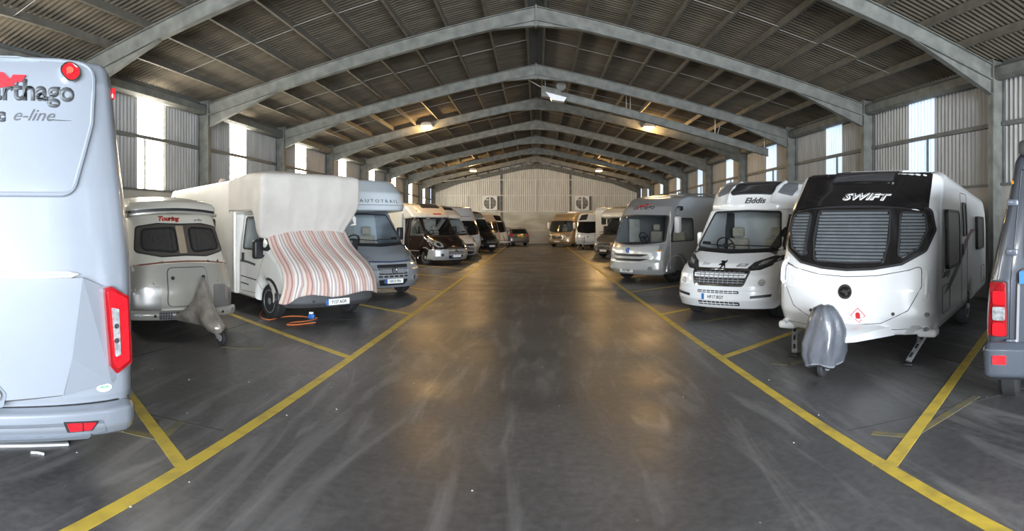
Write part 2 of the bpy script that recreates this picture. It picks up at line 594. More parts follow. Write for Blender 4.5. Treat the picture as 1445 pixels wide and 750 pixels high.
# steel sections --------------------------------------------------------
def isec(bm, p, q, up, depth, width, tf=.018, tw=.012, depth2=None, shift=0.0):
    """I section from p to q, its web standing along `up` below the line p-q"""
    p, q, up = Vector(p), Vector(q), Vector(up).normalized()
    d = (q - p).normalized(); a = d.cross(up).normalized()
    rings = []
    for c, dp in ((p, depth), (q, depth2 if depth2 is not None else depth)):
        w = width / 2; t = tw / 2
        sec = [(-w, 0), (w, 0), (w, -tf), (t, -tf), (t, -dp + tf), (w, -dp + tf), (w, -dp), (-w, -dp), (-w, -dp + tf), (-t, -dp + tf), (-t, -tf), (-w, -tf)]
        rings.append([c + a * s + up * h for s, h in sec])
    return loftring(bm, rings)

def portal(k):
    y = fy(k)
    F = thing('portal_frame', ('galvanised steel portal frame spanning the hall, ' + ['sixth behind the camera', 'fifth behind the camera', 'fourth behind the camera', 'third counted backwards', 'just ahead of the camera and out of view', 'nearest one in view', 'first with its ridge in view', 'second with its ridge in view', 'at the upper pair of lamps', 'just past the upper lamps', 'fifth ridge from the front', 'sixth ridge from the front', 'last before the end wall', 'against the end wall with fans'][k + 6]),
              'steel frame', (0, y, 0), kind='structure')
    for s in (-1, 1):
        obj('column', isec(bmesh.new(), (s * CIN, 0, 0), (s * CIN, 0, rt(CIN) + .12), (-s, 0, 0) if False else (s, 0, 0), -.34, .17), m_steel, F, False)
        obj('rafter', isec(bmesh.new(), (s * .0, 0, HA), (s * (CIN - .02), 0, rt(CIN - .02)), (0, 0, 1), .36, .17), m_steel, F, False)
        obj('haunch', isec(bmesh.new(), (s * (CIN - .02), 0, rt(CIN) - .355), (s * (CIN - 2.3), 0, rt(CIN - 2.3) - .34), (0, 0, 1), .36, .16, depth2=.03), m_steel, F, False)
        boxo('end_plate', m_steel, F, s * CIN - .025, s * CIN + .0, -.1, .1, rt(CIN) - .75, rt(CIN) + .08)
        obj('ridge_haunch', isec(bmesh.new(), (0, 0, HA - .355), (s * 1.1, 0, rt(1.1) - .345), (0, 0, 1), .16, .15, depth2=.02), m_steel, F, False)
    boxo('ridge_plate', m_steel, F, -.02, .02, -.1, .1, HA - .55, HA + .03)
    return F
for k in range(-4, 8): portal(k)

# roof ------------------------------------------------------------------
ceiling = thing('ceiling', 'dark underside of a pitched roof of corrugated sheets on purlins', 'roof', kind='structure')
def corrug(y0, y1, e0, e1, pitch=.15, amp=.026, per=6, axis='y', inv=1):
    """corrugated sheet between two edges; e0/e1: functions of position giving (x, z) of an edge"""
    bm = bmesh.new(); n = max(2, int(round((y1 - y0) / pitch * per))); A = []; B = []
    for i in range(n + 1):
        t = y0 + (y1 - y0) * i / n
        w = amp * math.sin(2 * math.pi * t / pitch)
        A.append(bm.verts.new(e0(t, w))); B.append(bm.verts.new(e1(t, w)))
    for i in range(n): bm.faces.new((A[i], A[i + 1], B[i + 1], B[i]))
    return bm
RY0, RY1 = DOOR_Y, GABLE
edges_y = [DOOR_Y] + [fy(k) for k in range(-4, 8)] + [GABLE]
PURX = [.27 + 1.06 * k for k in range(9)]
for s in (-1, 1):
    for y0, y1 in zip(edges_y, edges_y[1:]):
        if y1 - y0 < .5:
            y1 = y1 + .01
        for xa, xb, dz in ((.0, 3.45, .03), (3.35, 6.65, .015), (6.55, 10.2, 0)):
            obj('roof_sheet', corrug(y0, y1, lambda t, w: (s * xa, t, rt(xa) + .235 + dz + w), lambda t, w: (s * xb, t, rt(xb) + .235 + dz + w)), m_sheet, ceiling, True, 60)
    for x in PURX:
        z = rt(x) + .005; bm = bmesh.new()
        # Z purlin: web with two lips
        sec = [(-.05, .0), (.012, .0), (.012, .16), (.06, .16), (.06, .19), (-.01, .19), (-.01, .03), (-.05, .03)]
        loftring(bm, [[Vector((s * x + a * s, yy, z + h)) for a, h in sec] for yy in (RY0, RY1)])
        obj('purlin', bm, m_purlin, ceiling, False)
    # eaves beam between the column heads
    bm = bmesh.new()
    sec = [(-.12, 0), (.0, -.06), (.11, -.06), (.13, .0), (.13, .2), (-.06, .26), (-.12, .2)]
    loftring(bm, [[Vector((s * (CIN + .16 + a), yy, rt(CIN) - .28 + h)) for a, h in sec] for yy in (RY0, RY1)])
    obj('eaves_beam', bm, m_steel, ceiling, False)
    # thin tie rods between purlins at the middle of each bay
    for k in range(-2, 7):
        ym = fy(k) + SP / 2
        for i, (xa, xb) in enumerate(zip(PURX[:-1], PURX[1:])):
            dy = .07 if i % 2 else -.07
            obj('tie_rod', tube(bmesh.new(), [(s * xa, ym + dy, rt(xa) + .05), (s * xb, ym + dy, rt(xb) + .05)], .008, 5), m_rod, ceiling)
obj('ridge_cap', loftring(bmesh.new(), [[Vector((a, yy, HA + .16 + h)) for a, h in ((-.3, -.05), (0, .02), (.3, -.05), (.3, .12), (0, .2), (-.3, .12))] for yy in (RY0, RY1)]), m_rail, ceiling, False)

# side walls -------------------------------------------------------------
def wall_block_material(name, c1, c2):
    m = bpy.data.materials.new(name); m.use_nodes = True
    nt = m.node_tree; N = nt.nodes; L = nt.links; b = N['Principled BSDF']
    tc = N.new('ShaderNodeTexCoord')
    mp = N.new('ShaderNodeMapping'); mp.inputs['Scale'].default_value = (.5, .5, 1.4); L.new(tc.outputs['Object'], mp.inputs['Vector'])
    n1 = N.new('ShaderNodeTexNoise'); n1.inputs['Scale'].default_value = 1.1; n1.inputs['Detail'].default_value = 7; L.new(mp.outputs['Vector'], n1.inputs['Vector'])
    r = N.new('ShaderNodeValToRGB'); r.color_ramp.elements[0].position = .35; r.color_ramp.elements[0].color = (*c2, 1)
    r.color_ramp.elements[1].position = .65; r.color_ramp.elements[1].color = (*c1, 1)
    L.new(n1.outputs['Fac'], r.inputs['Fac']); L.new(r.outputs['Color'], b.inputs['Base Color'])
    b.inputs['Roughness'].default_value = .85
    return m
m_block = wall_block_material('painted concrete wall', (.40, .385, .35), (.30, .285, .26))
m_endwall = wall_block_material('stained concrete end wall', (.55, .535, .46), (.37, .345, .28))
def daylight_sheet(name, col, strength):
    """translucent cladding sheet, lit from behind by the day"""
    m = bpy.data.materials.new(name); m.use_nodes = True
    nt = m.node_tree; N = nt.nodes; L = nt.links; b = N['Principled BSDF']
    tc = N.new('ShaderNodeTexCoord')
    mp = N.new('ShaderNodeMapping'); mp.inputs['Scale'].default_value = (5, 9, .7); L.new(tc.outputs['Object'], mp.inputs['Vector'])
    n1 = N.new('ShaderNodeTexNoise'); n1.inputs['Scale'].default_value = 2; n1.inputs['Detail'].default_value = 6; L.new(mp.outputs['Vector'], n1.inputs['Vector'])
    r = N.new('ShaderNodeValToRGB'); r.color_ramp.elements[0].position = .3; r.color_ramp.elements[1].position = .7
    r.color_ramp.elements[0].color = (*[c * .62 for c in col], 1); r.color_ramp.elements[1].color = (*col, 1)
    L.new(n1.outputs['Fac'], r.inputs['Fac']); L.new(r.outputs['Color'], b.inputs['Emission Color'])
    b.inputs['Base Color'].default_value = (.7, .75, .78, 1); b.inputs['Roughness'].default_value = .5
    b.inputs['Emission Strength'].default_value = strength
    return m
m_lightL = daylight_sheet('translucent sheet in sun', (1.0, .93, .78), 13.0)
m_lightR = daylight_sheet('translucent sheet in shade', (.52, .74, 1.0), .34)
DADO, EAVE = 2.72, rt(CIN) + .05
for s, nm, ml, lab in ((-1, 'wall_left', m_lightL, 'long wall on the sunlit side, corrugated sheets over a concrete base'), (1, 'wall_right', m_lightR, 'long wall on the shaded side, corrugated sheets over a concrete base')):
    W = tag(boxo(nm, m_block, None, *sorted((s * (WALLX - .08), s * (WALLX + .15))), DOOR_Y, GABLE, 0, DADO), lab, 'wall', kind='structure')
    boxo('base_ledge', m_rail, W, *sorted((s * (WALLX - .14), s * (WALLX + .1))), DOOR_Y, GABLE, DADO, DADO + .06)
    for k in range(-4, 7):
        y0, y1 = (fy(k), fy(k + 1))
        if k == -1: p0, p1 = 12.75, 13.95
        else:
            p0 = fy(k) + 2.08; p1 = p0 + 1.12
        for a, b, mm, n_ in ((y0, p0, m_clad, 'wall_sheet'), (p0, p1, ml, 'daylight_sheet'), (p1, y1, m_clad, 'wall_sheet')):
            if b - a < .2: continue
            obj(n_, corrug(a, b, lambda t, w: (s * (WALLX + w), t, DADO + .02), lambda t, w: (s * (WALLX + w), t, min(EAVE, rt(CIN) - .02)), amp=.022), mm, W, True, 60)
        bm = bmesh.new()
        sec = [(0, 0), (.10, 0), (.10, .02), (.02, .02), (.02, .1), (0, .1)]
        loftring(bm, [[Vector((s * (WALLX - .12 + a), yy, 4.14 + h)) for a, h in sec] for yy in (y0 + .05, y1 - .05)])
        obj('side_rail', bm, m_rail, W, False)
        boxo('rail_strut', m_rail, W, *sorted((s * (WALLX - .08), s * (WALLX - .04))), p0 + .2, p0 + .26, DADO + .06, 4.14)
    boxo('top_flashing', m_rail, W, *sorted((s * (WALLX - .06), s * (WALLX + .12))), DOOR_Y, GABLE, rt(CIN) - .04, rt(CIN) + .2)

# end wall with fans -----------------------------------------------------
WF = tag(boxo('wall_far', m_endwall, None, -WALLX, WALLX, GABLE, GABLE + .2, 0, 3.0), 'end wall of stained concrete with pale corrugated sheets above', 'wall', kind='structure')
boxo('wall_plinth', m_block, WF, -WALLX, WALLX, GABLE - .06, GABLE, 0, 1.15)
for xa, xb, mm in ((-WALLX, -3.26, m_cladw), (-3.26, 0, m_cladw), (0, 3.26, m_cladw), (3.26, WALLX, m_cladw)):
    obj('wall_sheet', corrug(xa, xb, lambda t, w: (t, GABLE + w, 2.98), lambda t, w: (t, GABLE + w, rt(t) + .24), pitch=.2, amp=.03), mm, WF, True, 60)
for x in (-3.26, 3.26):
    obj('gable_post', isec(bmesh.new(), (x, GABLE - .05, 0), (x, GABLE - .05, rt(x)), (0, 1, 0), -.0 - .2, .2), m_steel, WF, False)
boxo('gable_post', m_pale, WF, -.04, .04, GABLE - .12, GABLE - .04, 3.0, 6.0)
for z, x0, x1, mm in ((4.52, -9.6, 9.6, m_pale), (6.0, -5.2, 5.2, m_pale), (2.98, -9.6, 9.6, m_pale)):
    boxo('gable_rail', mm, WF, x0, x1, GABLE - .12, GABLE - .04, z, z + .07)
for x in (-6.5, 6.5): boxo('gable_strut', m_pale, WF, x - .03, x + .03, GABLE - .12, GABLE - .05, 3.0, 4.5)
obj('wind_brace', tube(bmesh.new(), [(-9.3, fy(6) + .1, 5.35), (-5.2, GABLE - .1, 6.3)], .05, 8), m_pale, WF)

m_fanw = mat('white fan housing', (.78, .77, .74), .5, var=.05)
m_blade = mat('grey fan blade', (.30, .29, .27), .5, .3)
m_dark = mat('dark recess', (.03, .03, .03), .7)
def fan(x, lab):
    F = thing('wall_fan', lab, 'fan', (x, GABLE - .12, 3.82), group='extractor fans on the end wall')
    h = .68
    sq = rrect(-h, -h, h, h, .04); n = 28
    bm = bmesh.new()
    es = []
    for lp in (sq, ell(0, 0, .58, n=n)):
        vv = [bm.verts.new((p[0], -.16, p[1])) for p in lp]
        es += [bm.edges.new((vv[i], vv[(i + 1) % len(vv)])) for i in range(len(vv))]
    bmesh.ops.triangle_fill(bm, use_beauty=True, edges=es)
    r = bmesh.ops.extrude_face_region(bm, geom=bm.faces[:])
    for v in [g for g in r['geom'] if isinstance(g, bmesh.types.BMVert)]: v.co.y = .04
    obj('housing', bm, m_fanw, F, False)
    obj('back', lathe(bmesh.new(), [(.585, .0), (.585, .03)], 28, 'y'), m_dark, F)
    for k in range(8):
        a = 2 * math.pi * k / 8; bm = bmesh.new()
        rings = []
        for r_, w, tw in ((.07, .06, .5), (.3, .13, .45), (.55, .17, .3)):
            ca = math.cos(a); sa = math.sin(a)
            pts = [(-w, -.08 - tw * .1), (w, -.08 + tw * .1), (w, -.07 + tw * .1), (-w, -.07 - tw * .1)]
            rings.append([Vector((ca * r_ - sa * q, yy, sa * r_ + ca * q)) for q, yy in pts])
        obj('blade', loftring(bm, rings), m_blade, F)
    obj('hub', lathe(bmesh.new(), [(.09, -.12), (.1, -.1), (.1, -.03)], 14, 'y'), m_fanw, F)
    boxo('motor_bar', m_fanw, F, -.06, .06, -.2, -.13, -.58, .58)
    boxo('motor_bar', m_fanw, F, -.5, -.1, -.19, -.16, .30, .36)
    obj('side_duct', box(bmesh.new(), .68, .9, -.02, .06, -.66, .66), m_steel, F)
fan(-4.35, 'white square extractor fan with grey blades above the last white caravan')
fan(4.35, 'white square extractor fan with grey blades above the gold motorhome')

# near wall with the open roller door (behind the camera) -----------------
bm = bmesh.new()
for x0, x1, z0, z1 in ((-WALLX, -2.8, 0, 5.2), (9.2, WALLX, 0, 5.2), (-WALLX, WALLX, 5.2, 5.55), (-7, 7, 5.5, 6.1), (-3, 3, 6.0, 7.0)):
    box(bm, x0, x1, DOOR_Y - .2, DOOR_Y, z0, z1)
WN = tag(obj('wall_near', bm, m_clad, None, False), 'end wall behind the camera with the open vehicle doorway', 'wall', kind='structure')
boxo('door_track', m_steel, WN, -2.95, -2.75, DOOR_Y, DOOR_Y + .12, 0, 5.2)
boxo('door_track', m_steel, WN, 9.15, 9.35, DOOR_Y, DOOR_Y + .12, 0, 5.2)
obj('roller_drum', lathe(bmesh.new(), [(.3, -2.9), (.32, -2.8), (.32, 9.2), (.3, 9.3)], 18, 'x', (0, DOOR_Y + .35, 5.55)), m_steel, WN)

# flood lamps --------------------------------------------------------------
m_lamp = mat('glowing sodium lamp glass', (1, .6, .2), .3, emit=(1.0, .50, .10), es=16.0)
m_lamph = mat('pale lamp housing', (.62, .6, .56), .45, .2)
def flood(x, y, z, lab, power):
    F = thing('flood_lamp', lab, 'lamp', (x, y, z), group='sodium flood lamps under the roof')
    bm = bmesh.new()
    loftring(bm, [[Vector((a * w, b * d, h)) for a, b in ((-1, -1), (1, -1), (1, 1), (-1, 1))] for w, d, h in ((.27, .2, .0), (.27, .2, .06), (.2, .15, .17), (.08, .08, .22))])
    obj('housing', bm, m_lamph, F, False)
    obj('glass', box(bmesh.new(), -.21, .21, -.215, .16, -.05, .012, .01), m_lamp, F)
    obj('bracket', tube(bmesh.new(), [(0, 0, .18), (0, .12, .20), (0, .24, .16)], .02, 6), m_rail, F)
    d = bpy.data.lights.new('lamp_glow', 'POINT'); d.energy = power; d.color = (1.0, .62, .25); d.shadow_soft_size = .18
    o = bpy.data.objects.new('lamp_glow', d); o.location = (0, -.05, -.28); link(o, F)
flood(-5.0, fy(2) - .25, 6.30, 'glowing orange flood lamp under the rafter on the sunlit side, nearer of its pair', 115)
flood(5.15, fy(2) - .25, 6.26, 'glowing orange flood lamp under the rafter beside the sloping motor beam', 115)
flood(-4.85, fy(5) + 1.5, 5.95, 'glowing orange flood lamp deep in the hall, above the estate car side', 180)
flood(4.85, fy(5) + 1.5, 5.95, 'glowing orange flood lamp deep in the hall, above the gold motorhome side', 180)

# sloping steel beam with a motor hung under the roof ---------------------
B = thing('hoist_beam', 'pale sloping steel beam with a motor unit hung under the roof', 'beam', (0, 22.6, 0))
pz = lambda x: 6.78 - (x - .4) * .232
obj('girder', isec(bmesh.new(), (.55, 0, pz(.55) + .16), (9.25, 0, pz(9.25) + .16), (0, 0, 1), .3, .2, .02, .1), m_steel, B, False)
bm = box(bmesh.new(), .2, .95, -.16, .16, pz(.6) - .18, pz(.6) + .22, .02)
for v in bm.verts: v.co.z -= (v.co.x - .6) * .232
obj('motor_box', bm, m_steel, B)
obj('motor_lid', loftring(bmesh.new(), [[Vector((x, -.18, pz(x) + h)) for x, h in ((.35, .0), (1.15, -.02), (1.05, -.2), (.6, -.24))], [Vector((x, .16, pz(x) + h)) for x, h in ((.35, .0), (1.15, -.02), (1.05, -.2), (.6, -.24))]]), mat('bright zinc cover', (.75, .76, .77), .3, .6), B, False)
obj('pulley', lathe(bmesh.new(), [(.17, -.05), (.19, -.03), (.15, 0), (.19, .03), (.17, .05)], 18, 'y', (.95, .0, 7.05)), m_steel, B)
for a, b in (((.35, 0, 6.9), (.35, 0, 7.45)), ((.3, 0, 6.95), (-.5, 0, 7.4)), ((3.45, 0, 6.25), (3.45, 0, 6.83)), ((3.6, 0, 6.2), (3.6, 0, 6.8)), ((7.0, 0, 5.4), (7.0, 0, 6.0)), ((7.1, 0, 5.4), (7.25, 0, 5.95)), ((9.1, 0, 4.6), (9.1, 0, 5.5))):
    obj('hanger', tube(bmesh.new(), [a, b], .016, 6), m_rod, B)

# ================================================================== vehicle kit
def paint(name, col, rough=.28, metal=0.0, coat=.6, **k): return mat(name, col, rough, metal, coat, **{'var': .02, 'scale': 1.5, **k})
m_white = paint('white vehicle paint', (.80, .81, .82))
m_cream = paint('cream vehicle paint', (.74, .70, .62))
m_black = mat('black plastic', (.018, .018, .02), .45, var=.1)
m_blackgl = paint('gloss black panel', (.012, .011, .012), .12, coat=.8)
m_rubber = mat('tyre rubber', (.02, .02, .021), .75, var=.15, bump=.1)
m_alloy = mat('alloy rim', (.55, .56, .58), .3, .85, var=.05)
m_steelrim = mat('grey wheel cover', (.33, .34, .36), .4, .5, var=.05)
m_chrome = mat('chrome trim', (.78, .79, .8), .12, 1.0, var=.02)
m_seal = mat('dark window seal', (.03, .03, .033), .4, var=.05)
m_greytrim = mat('mid grey trim', (.25, .25, .26), .5, var=.05)
m_seamline = mat('panel gap', (.10, .10, .105), .6, var=.05)
m_glass = glass_mat('dark tinted glass', (.015, .017, .02), .18)
m_wind = glass_mat('windscreen glass', (.012, .015, .017), .74)
m_winds = glass_mat('side window glass', (.012, .015, .017), .7)
m_inner = mat('dark cab lining', (.06, .06, .062), .85, var=.1)
m_dash = mat('charcoal dashboard', (.028, .028, .03), .6, var=.1)
m_seat = mat('cream seat cover', (.62, .56, .46), .85, var=.1, bump=.1)
m_seatg = mat('grey seat fabric', (.30, .30, .31), .9, var=.1, bump=.1)
m_curtain = mat('pale cab curtain', (.62, .60, .55), .9, var=.1)
m_plate = mat('white number plate', (.82, .82, .80), .35, var=.03)
m_platey = mat('yellow number plate', (.85, .62, .05), .35, var=.03)
m_platet = mat('number plate black', (.02, .02, .02), .5)
m_plateb = mat('plate band blue', (.03, .14, .45), .4)
m_red = mat('red lamp lens', (.62, .012, .02), .12, coat=.8, var=.12, scale=30)
m_redd = mat('dark red lamp lens', (.30, .008, .012), .15, coat=.8, var=.1, scale=20)
m_amber = mat('amber lamp lens', (.85, .30, .02), .2, coat=.6, var=.05)
m_lens = mat('clear lamp lens', (.72, .74, .76), .1, .55, coat=1.0, var=.25, scale=26)
m_lensd = mat('smoked lamp inner', (.16, .16, .17), .12, .6, coat=1.0, var=.3, scale=22)
m_logo = mat('dark grey lettering', (.07, .075, .08), .5)
m_logored = mat('red emblem', (.62, .02, .03), .4)
m_wordred = mat('red script lettering', (.50, .05, .03), .5)
m_silver = paint('silver vehicle paint', (.50, .52, .54), .3, .45)
m_rubberg = mat('dark bumper plastic', (.075, .077, .08), .6, var=.08)

def veh(name, label, cat, P, deg, side, group=None):
    a = math.radians(deg)
    F = (math.cos(a) * (1 if side == 'L' else -1), -math.sin(a))
    return thing(name, label, cat, (P[0], P[1], 0), math.atan2(-F[0], F[1]), group)

def wheel(V, x, y, r=.335, w=.2, rim=None, spokes=5, fine=True):
    s = 1 if x > 0 else -1; n = 24 if fine else 14
    xo = x  # outer face of the tyre
    prof = [(r * .60, 0), (r * .93, 0), (r, -.035), (r, -w + .035), (r * .93, -w), (r * .60, -w)]
    o = obj('wheel', lathe(bmesh.new(), [(a, xo + s * b) for a, b in prof], n, 'x', (0, y, r)), m_rubber, V)
    bm = bmesh.new()
    lathe(bm, [(a, xo + s * b) for a, b in [(r * .655, -.02), (r * .66, .004), (r * .62, .006), (r * .58, -.03), (r * .55, -.06), (r * .3, -.065)]], n, 'x', (0, y, r))
    for k in range(spokes):
        a = 2 * math.pi * k / spokes + .3
        c, sn = math.cos(a), math.sin(a)
        R = []
        for rr_, hw_, h in ((r * .1, .045, -.0), (r * .6, .034, -.012)):
            R.append([Vector((xo + s * (h + dz), y + c * rr_ - sn * q, r + sn * rr_ + c * q)) for q, dz in ((-hw_, -.05), (hw_, -.05), (hw_ * .7, .0), (-hw_ * .7, .0))])
        loftring(bm, R)
    lathe(bm, [(r * .2, xo - s * .05), (r * .2, xo + s * .0), (r * .13, xo + s * .012)], 12, 'x', (0, y, r))
    obj('rim', bm, rim or m_alloy, o)
    obj('rim_shadow', lathe(bmesh.new(), [(r * .56, xo - s * .062), (r * .56, xo - s * .058)], n, 'x', (0, y, r)), m_black, o)
    return o

def plate(V, bvh, s, u, v, fr=FRONT, w=.52, h=.112, y=None, m=None, band=True, off=.012, tsize=.082):
    O, U, W_, D = fr
    p, _ = proj(bvh, fr, u, v)
    if y is not None: p.y = y
    depth = (p - O).dot(D)
    base = O + U * u + W_ * v + D * (depth - off)
    def pl(poly, z, name, mm, par):
        bm = poly_bm(poly)
        for q in bm.verts: q.co = base + U * q.co.x + W_ * q.co.y - D * z
        r = bmesh.ops.extrude_face_region(bm, geom=bm.faces[:])
        for g in r['geom']:
            if isinstance(g, bmesh.types.BMVert): g.co += D * .012
        return obj(name, bm, mm, par, False)
    o = pl(rrect(-w / 2, -h / 2, w / 2, h / 2, .012), .01, 'number_plate', m or m_plate, V)
    if band: pl(rrect(-w / 2, -h / 2, -w / 2 + .05, h / 2, .01), .0125, 'plate_band', m_plateb, o)
    if not s.strip(): return o
    bm = text2d(s, tsize, x=.022 if band else 0, bold=.002, sx=.92)
    for q in bm.verts: q.co = base + U * q.co.x + W_ * q.co.y - D * .0125
    obj('plate_lettering', bm, m_platet, o, False)
    return o

def seat(V, x, y, m, z0=.75, h=.75):
    bm = box(bmesh.new(), x - .25, x + .25, y - .15, y, z0, z0 + h, .06, 3)
    box(bm, x - .14, x + .14, y - .13, y - .02, z0 + h + .02, z0 + h + .24, .05, 3)
    box(bm, x - .26, x + .26, y - .1, y + .45, z0 - .1, z0 + .12, .06, 3)
    return obj('cab_seat', bm, m, V)

def steering(V, x, y, z, r=.19):
    pts = [(x + r * math.cos(a), y + r * math.sin(a) * .45, z + r * math.sin(a) * .89) for a in [2 * math.pi * k / 20 for k in range(20)]]
    bm = tube(bmesh.new(), pts, .016, 6, closed=True)
    for a in (.3, 2.84, 4.71):
        tube(bm, [(x, y, z), pts[int(a / (2 * math.pi) * 20) % 20]], .018, 6)
    lathe(bm, [(.05, -.03), (.06, .0), (.05, .03)], 10, 'y', (x, y, z))
    return obj('steering_wheel', bm, m_dash, V)

def mirror(V, s, x, y, z, m=None, h=.34, w=.2, arm=.14, mface=None):
    """door mirror: rounded shell on a short arm, s = side"""
    bm = bmesh.new()
    box(bm, min(s * x, s * (x + w)), max(s * x, s * (x + w)), y - .09, y + .05, z, z + h, .045, 3)
    o = obj('door_mirror', bm, m or m_black, V)
    obj('mirror_arm', tube(bmesh.new(), [(s * (x - arm), y - .12, z + .04), (s * (x + .03), y - .02, z + .06)], .03, 8), m_black, o)
    obj('mirror_glass', box(bmesh.new(), min(s * (x + .02), s * (x + w - .02)), max(s * (x + .02), s * (x + w - .02)), y - .097, y - .088, z + .03, z + h - .03), m_chrome, o)
    return o

def window(V, bvh, poly, fr, glass=None, frame=None, w=.03, name='window', th=.01, step=.15):
    """acrylic window pane with a raised frame"""
    o = patch(name, glass or m_glass, V, bvh, poly, fr, th, 0, step)
    ring('window_frame', frame or m_seal, o, bvh, poly, w, fr, th + .008, step)
    return o

def windscreen(V, bm, bvh, poly, fr=FRONT, seal=.035, m=None, name='windscreen', cut=True):
    if cut: cut_opening(bm, poly, fr)
    o = patch(name, m or m_wind, V, bvh, poly, fr, .003, 0, .12, skirt=False)
    ring('screen_seal', m_seal, o, bvh, poly, seal, fr, .008, .12)
    return o

def grille_bars(V, bvh, u0, u1, v0, v1, n, m, fr=FRONT, r=.012, vert=0):
    bm = bmesh.new()
    for k in range(n):
        v = v0 + (v1 - v0) * (k + .5) / n
        tube(bm, [proj(bvh, fr, u0 + (u1 - u0) * t / 6, v, .012)[0] for t in range(7)], r, 5)
    for k in range(vert):
        u = u0 + (u1 - u0) * (k + 1) / (vert + 1)
        tube(bm, [proj(bvh, fr, u, v0 + (v1 - v0) * t / 4, .010)[0] for t in range(5)], r * .8, 5)
    return obj('grille_bars', bm, m, V)

def lamp_patch(V, bvh, poly, fr=FRONT, name='headlamp', inner=None, lens=None, th=.012, step=.1):
    o = patch(name, lens or m_lens, V, bvh, poly, fr, th, 0, step)
    ring('lamp_rim', m_seal, o, bvh, poly, .012, fr, .006, step)
    return o

def disc(name, V, bvh, u, v, r, m, fr=FRONT, th=.012, n=20, ring_m=None):
    o = patch(name, m, V, bvh, ell(u, v, r, n=n), fr, th, 0, 0)
    if ring_m: ring('lamp_rim' if 'lamp' in name else 'rim_ring', ring_m, o, bvh, ell(u, v, r, n=n), r * .15, fr, th + .006, 0)
    return o

def wiper(V, bvh, pts, fr=FRONT):
    P = [proj(bvh, fr, a, b, .03)[0] for a, b in pts]
    return obj('wiper', tube(bmesh.new(), P, .012, 6), m_black, V)

# Fiat-built cab shared by several of the motorhomes ----------------------------
def cab_warp(hw=1.0, b=.30):
    def w(x, y, z):
        t = abs(x) / hw
        k = smooth01((y + 1.9) / 1.5)
        y2 = y - b * k * t ** 3 - .06 * k * t * t
        top = max(0.0, z - 1.22)
        x2 = x * (1 - .13 * top * (1 if y > -2.6 else 0))
        if z > 1.0 and y > -1.2: x2 *= 1 - .03 * smooth01((y + 1.2) / 1.0)
        return (x2, y2, z)
    return w

